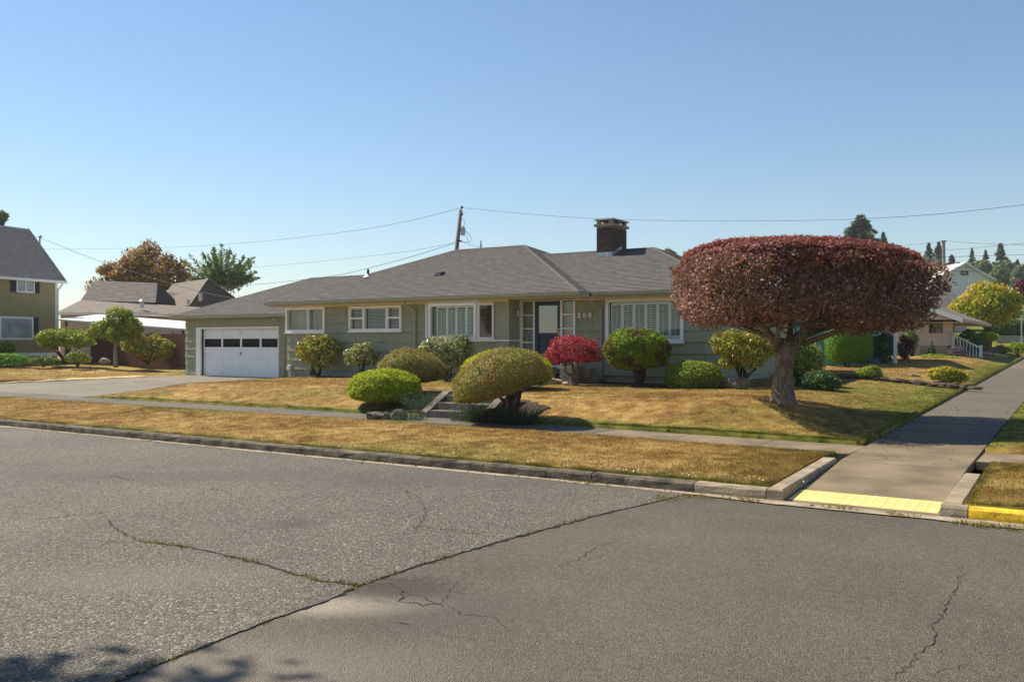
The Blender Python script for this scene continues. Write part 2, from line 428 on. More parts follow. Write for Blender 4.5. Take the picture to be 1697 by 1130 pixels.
def rock_mesh(name, r, seed, flat=0.7):
    rr = np.random.default_rng(seed)
    mb = MB(); nlat, nlon = 7, 11
    ph = rr.uniform(0, 6.28, 6); 
    for i in range(nlat + 1):
        t = math.pi * i / nlat
        for j in range(nlon):
            a = 2 * math.pi * j / nlon
            x, y, z = math.sin(t) * math.cos(a), math.sin(t) * math.sin(a), math.cos(t)
            k = 1 + 0.16 * math.sin(3 * x + ph[0]) + 0.14 * math.sin(4 * y + ph[1]) + 0.12 * math.sin(5 * z + 3 * x + ph[2]) + rr.uniform(-0.05, 0.05) * math.sin(t)
            mb.v.append((x * r[0] * k, y * r[1] * k, z * r[2] * k * flat if z < 0 else z * r[2] * k))
    for i in range(nlat):
        for j in range(nlon):
            mb.f.append((i * nlon + j, (i + 1) * nlon + j, (i + 1) * nlon + (j + 1) % nlon, i * nlon + (j + 1) % nlon))
    return mb.mesh(name)

# ------------------------------------------------------------------ levels of the ground
def F(u):                                            # front pavement
    return 0.25 - 0.05 * smn(np.asarray(u, float), -10, -3)
def S(v):                                            # side pavement, climbing away from the corner
    v = np.asarray(v, float)
    return np.where(v < 10.65, 0.015, np.where(v < 13.4, 0.015 + 0.175 * (v - 10.65) / 2.75, 0.19 + 0.018 * (v - 13.4)))
def ULEFT(v):
    return -25.3 - 0.16 * (np.asarray(v, float) - 15.5)
STEP_U0, STEP_U1 = -12.25, -10.85
def H_lawn(u, v):
    u = np.asarray(u, float); v = np.asarray(v, float)
    edge = 0.265 + 0.018 * np.maximum(0, v - 15.5)
    L = 0.655 + 0.015 * wob(u * 0.7, v * 0.7) + 0.02 * np.maximum(0, v - 24) + 0.10 * np.exp(-((u + 5.6) ** 2 / 9 + (v - 18.2) ** 2 / 5))
    k = smn(v - 15.5, -0.5, 2.3) * smn(-3.1 - u, -0.5, 3.2) * smn(u - ULEFT(v), -0.6, 3.0)
    h = edge + (L - edge) * k
    cut = smn(u, STEP_U0 - 0.16, STEP_U0) * smn(-u, -STEP_U1 - 0.16, -STEP_U1) * smn(-v, -16.55, -16.25)
    return h + (0.12 - h) * cut
def H_verge(u, v):
    u = np.asarray(u, float); v = np.asarray(v, float)
    t = (v - 10.8) / 3.4
    return 0.135 + (F(u) - 0.12) * t + 0.035 * np.sin(np.pi * np.clip(t, 0, 1)) + 0.006 * wob(u * 2, v * 2)
def H_left(u, v):
    u = np.asarray(u, float); v = np.asarray(v, float)
    return 0.30 + 0.1 * smn(-35.2 - u, 0, 0.6) * smn(v, 15.6, 17) + 0.6 * smn(-u, 35, 56) * smn(v, 15.5, 24)
def H_right(u, v):
    u = np.asarray(u, float); v = np.asarray(v, float)
    return S(v) + 0.05 + 0.33 * smn(-3.1 - u, 0, 2.6) * smn(v, 28.9, 30.2) + 0.02 * wob(u * 0.5, v * 0.5)
def H_corner(u, v):
    u = np.asarray(u, float); v = np.asarray(v, float)
    return np.where(v < 14.8, 0.135 + 0.08 * (v - 10.8) / 3.4 + 0.03 * smn(u, -1.3, 0), S(v) + 0.04 + 0.12 * smn(u, -1.3, 1.0))
def H_far(u, v):
    u = np.asarray(u, float); v = np.asarray(v, float)
    return S(np.clip(v, 0, 60)) - 0.16 - 0.1 * smn(-v, -10, -4) + 0.55 * smn(-u, 37, 56) * smn(v, 14, 22) + 0.062 * np.maximum(0, v - 62) * smn(u, -170, -30)

def patch(name, cs, n, m, hf, mat, green=None, skirt=0.12, edge=0.0, parent=None, kind='structure', lift=0.0):
    """a sheet of ground over a four-sided plot (corners given in order), following hf, with a turned-down edge"""
    s, t = np.meshgrid(np.linspace(0, 1, n + 1), np.linspace(0, 1, m + 1), indexing='ij')
    (a, b, c, d) = [np.array(q, float) for q in cs]
    P = (a[None, None] * ((1 - s) * (1 - t))[..., None] + b[None, None] * (s * (1 - t))[..., None]
         + c[None, None] * (s * t)[..., None] + d[None, None] * ((1 - s) * t)[..., None])
    u, v = P[..., 0].copy(), P[..., 1].copy()
    if edge:
        e = np.zeros_like(u); e[0, :] = e[-1, :] = 1; e[:, 0] = e[:, -1] = 1
        u += e * rng.uniform(-edge, edge, u.shape); v += e * rng.uniform(-edge, edge, v.shape)
    z = hf(u, v) + lift
    vs = np.stack([u, v, z], -1).reshape(-1, 3)
    idx = np.arange((n + 1) * (m + 1)).reshape(n + 1, m + 1)
    fs = np.stack([idx[:-1, :-1], idx[1:, :-1], idx[1:, 1:], idx[:-1, 1:]], -1).reshape(-1, 4).tolist()
    ring = list(idx[:, 0]) + list(idx[-1, 1:]) + list(idx[-2::-1, -1]) + list(idx[0, -2:0:-1])
    if skirt:
        k = len(vs); low = vs[ring].copy(); low[:, 2] -= skirt
        vs = np.concatenate([vs, low]); q = len(ring)
        for i in range(q):
            j = (i + 1) % q
            fs.append((int(ring[j]), int(ring[i]), k + i, k + j))
    me = bpy.data.meshes.new(name); me.from_pydata([tuple(map(float, p)) for p in vs], [], [tuple(map(int, f)) for f in fs]); me.update()
    for p in me.polygons: p.use_smooth = True
    if green is not None:
        at = me.attributes.new('green', 'FLOAT', 'POINT'); at.data.foreach_set('value', green(vs[:, 0], vs[:, 1]).astype(np.float32))
    if parent is not None and parent.name in ROOT: me.transform(ROOT[parent.name].inverted())
    return link(name, me, mat, parent, kind)

# where the turf is still green
def g_verge(u, v):
    g = 0.75 * smn(-v, -11.25, -10.85) * (0.7 + 0.3 * wob(u * 1.7, v)) + 0.18 * smn(v, 13.7, 14.2) + 0.14 + 0.34 * smn(wob(u * 0.6 + 2, v * 1.1), 0.15, 0.9)
    return np.clip(g + 0.2 * smn(u, -6, -3.4), 0, 1)
def g_lawn(u, v):
    g = 0.85 * smn(-v, -16.05, -15.5) * smn(u, -24, -9) + 0.45 * smn(-v, -15.9, -15.5)
    g = g + 0.22 * smn(u, -8.5, -5.0) * smn(v, 16.5, 19.5) * (0.75 + 0.25 * wob(u, v)) + 0.42 * smn(u, -4.6, -3.2)
    g = g + 0.12 + 0.26 * smn(v, 20.5, 22.5) + 0.30 * smn(wob(u * 0.8, v * 0.9 + 1), 0.2, 0.9)
    return np.clip(g, 0, 0.95)
def g_left(u, v): return np.clip(0.28 + 0.2 * wob(u * 0.5, v * 0.7), 0, 1)
def g_right(u, v): return np.clip(0.18 + 0.8 * smn(u, -4.6, -3.4) * smn(v, 31, 34) + 0.18 * wob(u * 0.8, v * 0.4), 0, 1)
def g_corner(u, v): return np.clip(0.30 + 0.4 * smn(-v, -11.2, -10.8) + 0.5 * smn(v, 15, 17) + 0.3 * smn(-u, 0.9, 1.3), 0, 1)

# base ground reaching the horizon
us = np.unique(np.concatenate([np.linspace(-900, -260, 8), np.linspace(-260, 120, 60), np.linspace(120, 900, 8)]))
vv = np.unique(np.concatenate([np.linspace(-900, -60, 8), np.linspace(-60, 0, 7), np.linspace(0, 62, 40), np.linspace(62, 330, 28), np.linspace(330, 900, 8)]))
gu, gv = np.meshgrid(us, vv, indexing='ij')
gz = H_far(gu, gv); gz = np.where(gv > 330, H_far(gu, np.full_like(gv, 330.0)), gz)
gz = np.where(gv < 16, np.minimum(gz, -0.12), gz)
gme = bpy.data.meshes.new('ground')
_ix = np.arange(gu.size).reshape(gu.shape)
gme.from_pydata([tuple(map(float, p)) for p in np.stack([gu, gv, gz], -1).reshape(-1, 3)], [],
                [tuple(map(int, f)) for f in np.stack([_ix[:-1, :-1], _ix[1:, :-1], _ix[1:, 1:], _ix[:-1, 1:]], -1).reshape(-1, 4)])
gme.update()
for p in gme.polygons: p.use_smooth = True
_at = gme.attributes.new('green', 'FLOAT', 'POINT'); _at.data.foreach_set('value', np.where(gv.ravel() > 62, 1.0, 0.45).astype(np.float32))
tag(link('ground', gme, 'grass'), kind='structure')

# ------------------------------------------------------------------ road
SEAM_PX = [(150, 1145), (190, 1130), (262, 1102), (330, 1075), (395, 1048), (450, 1027), (530, 1000), (590, 973), (642, 955), (700, 935), (760, 918), (820, 900), (890, 881), (960, 862), (1012, 849), (1060, 838), (1120, 824)]
seam = [onz(x, y, 0)[:2] for x, y in SEAM_PX]
def jagged(pts, step, amp, seed):
    r_ = random.Random(seed); out = []
    for (a, b) in zip(pts[:-1], pts[1:]):
        d = math.dist(a, b); k = max(1, int(d / step)); nx, ny = -(b[1] - a[1]) / d, (b[0] - a[0]) / d
        for i in range(k):
            t = i / k; w = r_.gauss(0, amp) if i else r_.gauss(0, amp * 0.3)
            out.append((a[0] + (b[0] - a[0]) * t + nx * w, a[1] + (b[1] - a[1]) * t + ny * w))
    out.append(pts[-1]); return out
sp1 = onz(575, 1002, 0); sp2 = onz(665, 975, 0); sp3 = onz(330, 1120, 0); sp4 = onz(770, 1010, 0)
M['road_new'] = asphaltmat('newer_asphalt', (0.06, 0.051, 0.04), (0.128, 0.108, 0.083), (0.23, 0.197, 0.152), 120,
                           spots=[(sp1[0], sp1[1], 0.75, 0.30, (0.36, 0.31, 0.24), 0.85), (sp2[0], sp2[1], 0.55, 0.42, (0.05, 0.044, 0.037), 0.75), (sp3[0], sp3[1], 1.6, 0.7, (0.27, 0.235, 0.18), 0.45), (sp4[0], sp4[1], 0.9, 0.5, (0.10, 0.088, 0.07), 0.6)])
M['road_old'] = asphaltmat('older_chip_asphalt', (0.034, 0.03, 0.024), (0.118, 0.104, 0.082), (0.31, 0.275, 0.225), 66, patch=0.28, spots=[(*onz(330, 790, 0)[:2], 4.0, .7, (0.07, 0.062, 0.05), 0.4), (*onz(760, 800, 0)[:2], 3.0, .6, (0.08, 0.07, 0.055), 0.4), (*onz(250, 960, 0)[:2], 1.2, .5, (0.16, 0.145, 0.12), 0.5), (*onz(480, 870, 0)[:2], .35, .25, (0.045, 0.04, 0.034), 0.5)])
pk = None
road = MB().add([(-240, -14, 0), (160, -14, 0), (160, 10.66, 0), (-240, 10.66, 0)], [(0, 1, 2, 3)]).build('road', 'road_new', kind='structure')
seam_j = jagged(seam, 0.06, 0.008, 3)
poly = seam_j + [(seam_j[-1][0] + 0.02, 10.655), (-240, 10.655), (-240, -6), (seam_j[0][0] - 2.0, -6)]
old = MB().prism(poly, -0.02, 0.010).build('road_surface', 'road_old', kind='structure')

def ribbon(mb, pts, w, z, seed, step=0.05, amp=0.012):
    r_ = random.Random(seed); p = jagged(pts, step, amp, seed); k = len(mb.v); n = len(p)
    for i, q in enumerate(p):
        a, b = p[max(0, i - 1)], p[min(n - 1, i + 1)]
        d = math.dist(a, b) or 1; nx, ny = -(b[1] - a[1]) / d, (b[0] - a[0]) / d
        ww = w * r_.uniform(0.25, 1.3) * (0.25 + 0.75 * math.sin(math.pi * min(1, max(0.04, (i + 0.5) / n))))
        mb.v += [(q[0] + nx * ww, q[1] + ny * ww, z), (q[0] - nx * ww, q[1] - ny * ww, z)]
    for i in range(n - 1): mb.f.append((k + 2 * i, k + 2 * i + 1, k + 2 * i + 3, k + 2 * i + 2))
    return p
def px2(l): return [onz(x, y, 0)[:2] for x, y in l]
weeds = []                                            # (path, density, spread, height)
cm = MB(); p_seam = ribbon(cm, seam, 0.022, 0.0042, 5)
cm.build('crack', 'crack', road)
weeds.append((p_seam, 26, 0.03, 0.028))
cracks_old = [([(588, 972), (520, 962), (440, 938), (360, 918), (300, 907), (270, 903), (230, 897)], 0.022),
              ([(230, 897), (210, 889), (190, 876), (176, 858)], 0.012), ([(230, 897), (205, 898), (178, 900)], 0.010),
              ([(165, 852), (60, 862), (0, 862)], 0.006), ([(690, 882), (702, 862), (706, 846), (690, 822), (660, 812)], 0.007), ([(700, 875), (760, 882), (810, 891)], 0.006), ([(180, 790), (250, 802), (380, 815)], 0.006)]
for i, (l_, w) in enumerate(cracks_old):
    mb = MB(); p = ribbon(mb, px2(l_), w * (.8 if i == 0 else .5), 0.0142, 20 + i); mb.build('crack', 'crack', old)
    weeds.append((p, 60 if i == 0 else 14, 0.04 if i == 0 else 0.02, 0.03))
cracks_new = [([(1465, 1145), (1488, 1115), (1520, 1092), (1547, 1060), (1549, 1032), (1572, 1018), (1566, 1003), (1580, 982), (1590, 965), (1597, 940)], 0.009),
              ([(1590, 932), (1550, 930), (1510, 926)], 0.005), ([(1540, 1120), (1570, 1108), (1610, 1098)], 0.005),
              ([(610, 975), (640, 965), (668, 980), (660, 996), (700, 1004), (735, 998), (748, 975)], 0.010), ([(668, 980), (720, 998), (745, 1008)], 0.007), ([(640, 1030), (690, 1036)], 0.007),
              ([(735, 998), (760, 1018), (820, 1022), (842, 1046)], 0.006), ([(620, 960), (680, 962), (715, 955)], 0.006), ([(800, 945), (760, 960), (748, 975)], 0.004), ([(918, 942), (950, 930), (990, 906), (1030, 893)], 0.008), ([(960, 935), (1010, 914)], 0.004),
              ([(1100, 838), (1150, 846), (1230, 852)], 0.005), ([(930, 1065), (960, 1068), (1010, 1070)], 0.004)]
for i, (l_, w) in enumerate(cracks_new):
    mb = MB(); ribbon(mb, px2(l_), w * .55, 0.0042, 60 + i, amp=0.016); mb.build('crack', 'crack', road)
# dusty strip along the kerb foot
mb = MB()
for (u0, u1) in ((-80, -3.05), (-3.05, -1.37), (-1.37, 6)):
    k = max(2, int((u1 - u0) / 0.5)); b0 = len(mb.v)
    for i in range(k + 1):
        u = u0 + (u1 - u0) * i / k; w = 0.09 + 0.05 * abs(math.sin(u * 1.9)) + rnd.uniform(0, 0.05) + (0.10 if u > -3.6 else 0)
        mb.v += [(u, 10.648 - w, 0.0145), (u, 10.648, 0.0145)]
    for i in range(k): mb.f.append((b0 + 2 * i, b0 + 2 * i + 2, b0 + 2 * i + 3, b0 + 2 * i + 1))
mb.build('gutter', 'gutter_strip', kind='structure')

# ------------------------------------------------------------------ kerbs
kerb = tag(bpy.data.objects.new('kerb', None), kind='structure'); col.objects.link(kerb)
def kerb_seg(u0, u1, mat, top=0.14, wear=0.009):
    mb = MB(); prof = [(10.650, -0.06), (10.656, 0.05), (10.664, top - 0.03), (10.690, top - 0.004), (10.76, top), (10.825, top - 0.003), (10.83, -0.06)]
    k = max(2, int((u1 - u0) / 0.22)); q = len(prof)
    for i in range(k + 1):
        u = u0 + (u1 - u0) * i / k
        for (y, z) in prof:
            mb.v.append((u, y + rnd.uniform(-1, 1) * wear * 0.6, z + (rnd.uniform(-1, 0.6) * wear if z > 0 else 0)))
    for i in range(k):
        for j in range(q - 1): mb.f.append((i * q + j, (i + 1) * q + j, (i + 1) * q + j + 1, i * q + j + 1))
    mb.f.append(tuple(range(q - 1, -1, -1))); mb.f.append(tuple(k * q + j for j in range(q)))
    return mb.build('kerb_segment', mat, kerb)
joints = [U(x, 10.65) for x in (0, 105, 365, 626, 800, 980, 1150)] + [-3.26]
u = joints[0]
while u > -80:
    kerb_seg(u - 3.05, u - 0.012, 'kerb'); u -= 3.05
for i, (a, b) in enumerate(zip(joints[:-1], joints[1:])): kerb_seg(a, b - 0.014, 'kerb' if i < 6 else 'kerb_light')
kerb_seg(-1.36, -1.10, 'kerb_light'); kerb_seg(-1.09, 2.0, 'yellow', 0.135, 0.006); kerb_seg(2.02, 6.0, 'kerb')
def kerb_return(u0, u1, v0, v1, parts, h0=0.145, h1=0.235):
    for i in range(parts):
        a = v0 + (v1 - v0) * i / parts; b = v0 + (v1 - v0) * (i + 1) / parts - 0.01
        za, zb = [h0 + (h1 - h0) * (q - v0) / (v1 - v0) for q in (a, b)]
        e = 0.018
        mb = MB().hexa([(u0, a, -0.05), (u1, a, -0.05), (u1, b, -0.05), (u0, b, -0.05), (u0, a, za - e), (u1, a, za - e), (u1, b, zb - e), (u0, b, zb - e)])
        mb.hexa([(u0, a, za - e), (u1, a, za - e), (u1, b, zb - e), (u0, b, zb - e), (u0 + e, a + e, za), (u1 - e, a + e, za), (u1 - e, b - e, zb), (u0 + e, b - e, zb)])
        mb.build('kerb_segment', 'kerb_light', kerb)
kerb_return(-3.26, -3.06, 10.652, 13.35, 3)
kerb_return(-1.36, -1.16, 10.845, 12.9, 3, 0.14, 0.21)

# ------------------------------------------------------------------ pavements
pav = tag(bpy.data.objects.new('pavement', None), kind='structure'); col.objects.link(pav)
def slab(u0, u1, v0, v1, hf, mat, th=0.12, parent=None):
    g = 0.007; t = rnd.uniform(-0.004, 0.004); tl = rnd.uniform(-0.004, 0.004)
    c = [(u0 + g, v0 + g), (u1 - g, v0 + g), (u1 - g, v1 - g), (u0 + g, v1 - g)]
    e = 0.008; ci = [(u0 + g + e, v0 + g + e), (u1 - g - e, v0 + g + e), (u1 - g - e, v1 - g - e), (u0 + g + e, v1 - g - e)]
    z = [float(hf(a, b)) + t + (tl if i in (0, 1) else 0) for i, (a, b) in enumerate(c)]
    mb = MB().hexa([(a, b, q - th) for (a, b), q in zip(c, z)] + [(a, b, q - 0.006) for (a, b), q in zip(c, z)])
    mb.v += [(a, b, q) for (a, b), q in zip(ci, z)]
    mb.f.remove((4, 5, 6, 7)); mb.f += [(8, 9, 10, 11)] + [(4 + i, 4 + (i + 1) % 4, 8 + (i + 1) % 4, 8 + i) for i in range(4)]
    return mb.build('paving_slab', mat, parent or pav)
u = -3.06
while u > -62:
    L = 1.52
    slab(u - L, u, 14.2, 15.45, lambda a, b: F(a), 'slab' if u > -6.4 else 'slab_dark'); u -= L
v = 13.4
slab(-3.05, -1.38, 11.34, 12.35, lambda a, b: S(b), 'slab'); slab(-3.05, -1.38, 12.35, 13.4, lambda a, b: S(b), 'slab')
vs_ = [13.4, 14.8, 16.25] + [16.25 + 1.55 * i for i in range(1, 30)]
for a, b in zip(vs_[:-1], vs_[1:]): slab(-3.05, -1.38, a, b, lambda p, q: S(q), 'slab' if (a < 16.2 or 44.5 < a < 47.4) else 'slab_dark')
u = -1.36
for i in range(3): slab(-1.36 + 1.5 * i, 0.14 + 1.5 * i, 14.2, 15.45, lambda p, q: 0.21 + 0 * p, 'slab')
# tactile warning strip on the ramp
tac = tag(bpy.data.objects.new('tactile_paving', None), kind='structure'); col.objects.link(tac)
nt_ = 14; tw = (3.03 - 1.40) / nt_
tm = MB(); tm.hexa([(0, 0, -0.03), (tw - 0.001, 0, -0.03), (tw - 0.001, 0.58, 0.008), (0, 0.58, 0.008), (0.002, 0.003, 0.008), (tw - 0.003, 0.003, 0.008), (tw - 0.003, 0.577, 0.046), (0.002, 0.577, 0.046)])
for r_ in range(9):
    for c_ in range(2):
        x, y = tw * (0.25 + 0.5 * c_), 0.035 + 0.064 * r_; z = 0.008 + 0.066 * y
        k = len(tm.v)
        tm.v += [(x + math.cos(a) * 0.016, y + math.sin(a) * 0.016, z) for a in np.arange(0, 6.2, math.pi / 3)] + [(x + math.cos(a) * 0.009, y + math.sin(a) * 0.009, z + 0.005) for a in np.arange(0, 6.2, math.pi / 3)]
        tm.f += [(k + i, k + (i + 1) % 6, k + 6 + (i + 1) % 6, k + 6 + i) for i in range(6)] + [tuple(k + 6 + i for i in range(6))]
tme = tm.mesh('tile'); tme.materials.append(M['tactile'])
for i in range(nt_):
    o = link('tile', tme, None, tac); o.location = (-3.03 + tw * i, 10.74, 0.016)
MB().hexa([(-3.05, 10.64, -0.05), (-1.37, 10.64, -0.05), (-1.37, 11.335, -0.05), (-3.05, 11.335, -0.05), (-3.05, 10.64, 0.016), (-1.37, 10.64, 0.016), (-1.37, 11.335, 0.057), (-3.05, 11.335, 0.057)]).build('ramp_bed', 'slab', tac)

# driveway
def H_drive(u, v): return 0.265 + 0.016 * (np.asarray(v, float) - 15.5) + 0 * np.asarray(u, float)
patch('driveway', [(-36, 15.4), (-25.0, 15.4), (-26.9, 25.9), (-33.6, 25.9)], 20, 20, H_drive, 'driveway', skirt=0.2)
patch('dry_border', [(-38.2, 16.2), (-35.4, 15.6), (-34.1, 24), (-34.9, 24)], 8, 24, lambda u, v: H_drive(u, v) + 0.03 + 0.02 * wob(u * 3, v * 3), 'sand', skirt=0.2, edge=0.08)

# ------------------------------------------------------------------ turf
patch('verge', [(-80, 10.835), (-3.27, 10.835), (-3.27, 14.19), (-80, 14.19)], 300, 16, H_verge, 'grass', g_verge, 0.15, 0.012)
patch('front_lawn', [(-25.2, 15.47), (-3.10, 15.47), (-3.10, 29.0), (-27.4, 29.0)], 150, 90, H_lawn, 'grass', g_lawn, 0.18, 0.02)
patch('corner_verge', [(-1.15, 10.84), (7, 10.84), (7, 14.19), (-1.15, 14.19)], 40, 16, H_corner, 'grass', g_corner, 0.15, 0.012)
patch('side_verge', [(-1.34, 15.47), (7, 15.47), (7, 62), (-1.34, 62)], 24, 110, H_corner, 'grass', g_corner, 0.15, 0.012)
patch('neighbour_lawn', [(-24, 29.0), (-3.10, 29.0), (-3.10, 62), (-24, 62)], 60, 80, H_right, 'grass', g_right, 0.3, 0.02)
patch('left_lawn', [(-95, 15.5), (-36.2, 15.5), (-34.6, 27), (-95, 40)], 80, 40, H_left, 'grass', g_left, 0.3, 0.03)

# soil beds
def in_box(u, v, b): return (u > b[0]) & (u < b[1]) & (v > b[2]) & (v < b[3])
patch('soil_bed', [(-14.0, 15.62), (-12.42, 15.55), (-12.42, 17.3), (-13.3, 16.9)], 18, 16, H_lawn, 'soil', None, 0.08, 0.05, lift=0.02)
patch('soil_bed', [(-10.72, 15.6), (-9.75, 15.75), (-9.7, 16.5), (-10.72, 17.0)], 18, 16, H_lawn, 'soil', None, 0.08, 0.05, lift=0.02)
patch('soil_bed', [(-26.2, 22.9), (-15.5, 22.9), (-15.5, 23.9), (-26.2, 23.9)], 60, 6, H_lawn, 'soil', None, 0.08, 0.06, lift=0.015)
patch('soil_bed', [(-15.45, 22.7), (-8.2, 22.9), (-8.2, 24.6), (-15.45, 24.6)], 50, 6, H_lawn, 'soil', None, 0.08, 0.06, lift=0.015)
patch('garden_path', [(-12.2, 16.5), (-10.9, 16.5), (-13.6, 23.2), (-15.2, 23.2)], 6, 20, H_lawn, 'step', None, 0.1, lift=0.02)

def no_grass(u, v):
    m = in_box(u, v, (-13.8, -12.35, 15.6, 17.0)) | in_box(u, v, (-10.8, -10.1, 15.65, 16.5)) | in_box(u, v, (-12.4, -10.7, 15.4, 16.6))
    m |= (v > 22.85) & (v < 33) & (u < -8.1) & (u > -35)
    t = (v - 16.5) / 6.7; uc = -11.55 - 2.85 * t
    m |= (v > 16.4) & (v < 23.3) & (np.abs(u - uc) < 0.78)
    m |= (u < -25) & (u > -36) & (u < ULEFT(v) + 0.05) & (v < 27) & (v > 15)
    return m
def blades(name, n, u0, u1, v0, v1, hf, gf, h, w, parent=None, keep=None, power=1.0):
    uu = u1 - (u1 - u0) * rng.random(n) ** power; v_ = rng.uniform(v0, v1, n)
    k = ~no_grass(uu, v_)
    if keep is not None: k &= keep(uu, v_)
    uu, v_ = uu[k], v_[k]; n = len(uu)
    z = hf(uu, v_) - 0.004
    a = rng.uniform(0, 2 * np.pi, n); hh = h * rng.uniform(0.45, 1.25, n); lean = rng.uniform(0, 0.9, n) * hh; la = rng.uniform(0, 2 * np.pi, n)
    ww = w * rng.uniform(0.6, 1.3, n)
    P = np.stack([uu, v_, z], -1); T = np.stack([np.cos(a) * ww, np.sin(a) * ww, np.zeros(n)], -1)
    tip = P + np.stack([np.cos(la) * lean, np.sin(la) * lean, hh], -1)
    V = np.stack([P - T, P + T, tip], 1).reshape(-1, 3)
    return npmesh(name, V, 3, 'blades', parent, np.repeat(gf(uu, v_), 3), 'stuff')
tag(blades('grass', 150000, -30, -3.28, 10.85, 14.19, H_verge, g_verge, 0.032, 0.004, power=1.7), 'short dry golden grass of the verge between kerb and pavement', 'grass')
tag(blades('grass', 130000, -29, -3.12, 15.48, 24.0, H_lawn, g_lawn, 0.034, 0.0045, keep=lambda u, v: u > ULEFT(v), power=1.3), 'short dry golden grass of the sloping front lawn', 'grass')
tag(blades('grass', 22000, -1.14, 0.6, 10.86, 14.18, H_corner, g_corner, 0.035, 0.004), 'short patchy grass right of the kerb ramp', 'grass')
tag(blades('grass', 16000, -1.34, 0.2, 15.48, 30, H_corner, g_corner, 0.04, 0.005), 'greener grass strip at the right edge beyond the cross pavement', 'grass')
tag(blades('grass', 50000, -16, -3.12, 24.0, 46, lambda u, v: np.where(v < 29, H_lawn(u, v), H_right(u, v)), lambda u, v: np.where(v < 29, g_lawn(u, v), g_right(u, v)), 0.04, 0.007, power=1.6), 'dry grass beside the house and on the next lawn uphill', 'grass')
tag(blades('grass', 40000, -62, -36.3, 15.6, 32, H_left, g_left, 0.045, 0.009, keep=lambda u, v: v < 26 + 0.2 * (-36 - u)), 'dry grass of the lawn left of the driveway', 'grass')
# overhanging fringe of longer grass along the edges
def fringe(name, label, segs, hf, n, h, gval):
    A = []
    for (p0, p1) in segs:
        t = rng.random(n); A.append(np.stack([p0[0] + (p1[0] - p0[0]) * t, p0[1] + (p1[1] - p0[1]) * t], -1))
    P2 = np.concatenate(A) + rng.normal(0, 0.018, (n * len(segs), 2)); n2 = len(P2)
    clump = 0.5 + 0.5 * np.sin(P2[:, 0] * 7 + P2[:, 1] * 5) * np.sin(P2[:, 0] * 2.3 + 1 + P2[:, 1] * 3.1)
    z = hf(P2[:, 0], P2[:, 1]) - 0.01
    hh = h * rng.uniform(0.4, 1.2, n2) * (0.4 + 0.9 * clump); la = rng.uniform(0, 6.28, n2); ln = hh * rng.uniform(0.2, 1.0, n2)
    a = rng.uniform(0, 6.28, n2); w = 0.004
    P = np.stack([P2[:, 0], P2[:, 1], z], -1); T = np.stack([np.cos(a) * w, np.sin(a) * w, 0 * a], -1)
    tip = P + np.stack([np.cos(la) * ln, np.sin(la) * ln, hh], -1)
    tag(npmesh(name, np.stack([P - T, P + T, tip], 1).reshape(-1, 3), 3, 'blades', None, np.full(n2 * 3, gval), 'stuff'), label, 'grass')
fringe('edge_grass', 'green grass fringe hanging along the top of the kerb', [((-24, 10.86), (-12, 10.86)), ((-12, 10.86), (-3.3, 10.86)), ((-8, 10.88), (-3.3, 10.88))], H_verge, 7000, 0.05, 0.8)
fringe('edge_grass', 'green grass fringe along the foot of the front lawn', [((-24.5, 15.52), (-14.8, 15.52)), ((-8.2, 15.52), (-3.2, 15.52)), ((-3.14, 15.6), (-3.14, 22)), ((-3.14, 22), (-3.14, 30)), ((-8.2, 15.54), (-3.2, 15.54))], H_lawn, 5000, 0.06, 0.85)
fringe('edge_grass', 'green grass fringe around the corner grass right of the ramp', [((-1.12, 10.9), (-1.12, 14.1)), ((-1.1, 10.9), (0.3, 10.9)), ((-1.12, 13.2), (-0.6, 14.15))], H_corner, 2500, 0.05, 0.75)
# weeds in the cracks and along the gutter
Vw = []
def tuft(x, y, z, h, n, spread):
    for _ in range(n):
        px_, py_ = x + rnd.gauss(0, spread), y + rnd.gauss(0, spread); a = rnd.uniform(0, 6.28); w = rnd.uniform(0.003, 0.007); hh = h * rnd.uniform(0.4, 1.2); la = rnd.uniform(0, 6.28); ln = hh * rnd.uniform(0.3, 1.2)
        Vw.extend([(px_ - math.cos(a) * w, py_ - math.sin(a) * w, z), (px_ + math.cos(a) * w, py_ + math.sin(a) * w, z), (px_ + math.cos(la) * ln, py_ + math.sin(la) * ln, z + hh)])
for (p, den, spread, h) in weeds:
    for i, q in enumerate(p):
        if math.sin(i * 0.31) + math.sin(i * 0.13 + 1) + rnd.uniform(-1, 1) > 0.3: tuft(q[0], q[1], 0.008, h, int(den * 0.28), spread * 0.6)
for x, y in ((96, 713), (140, 717), (250, 728), (355, 738), (610, 762), (1108, 826), (1140, 822), (965, 800), (1235, 828), (1375, 842), (1490, 853), (1600, 868), (1640, 874), (1655, 872)):
    q = onz(x, y, 0.01); 
    for _ in range(9): tuft(q[0] + rnd.gauss(0, 0.14), min(10.62, q[1] + rnd.gauss(0, 0.05)), 0.008, 0.05, 12, 0.03)
tag(npmesh('crack_weeds', np.array(Vw), 3, 'blades', None, np.full(len(Vw), 0.75), 'stuff'), 'small green weeds growing in the road cracks and gutter', 'weeds')

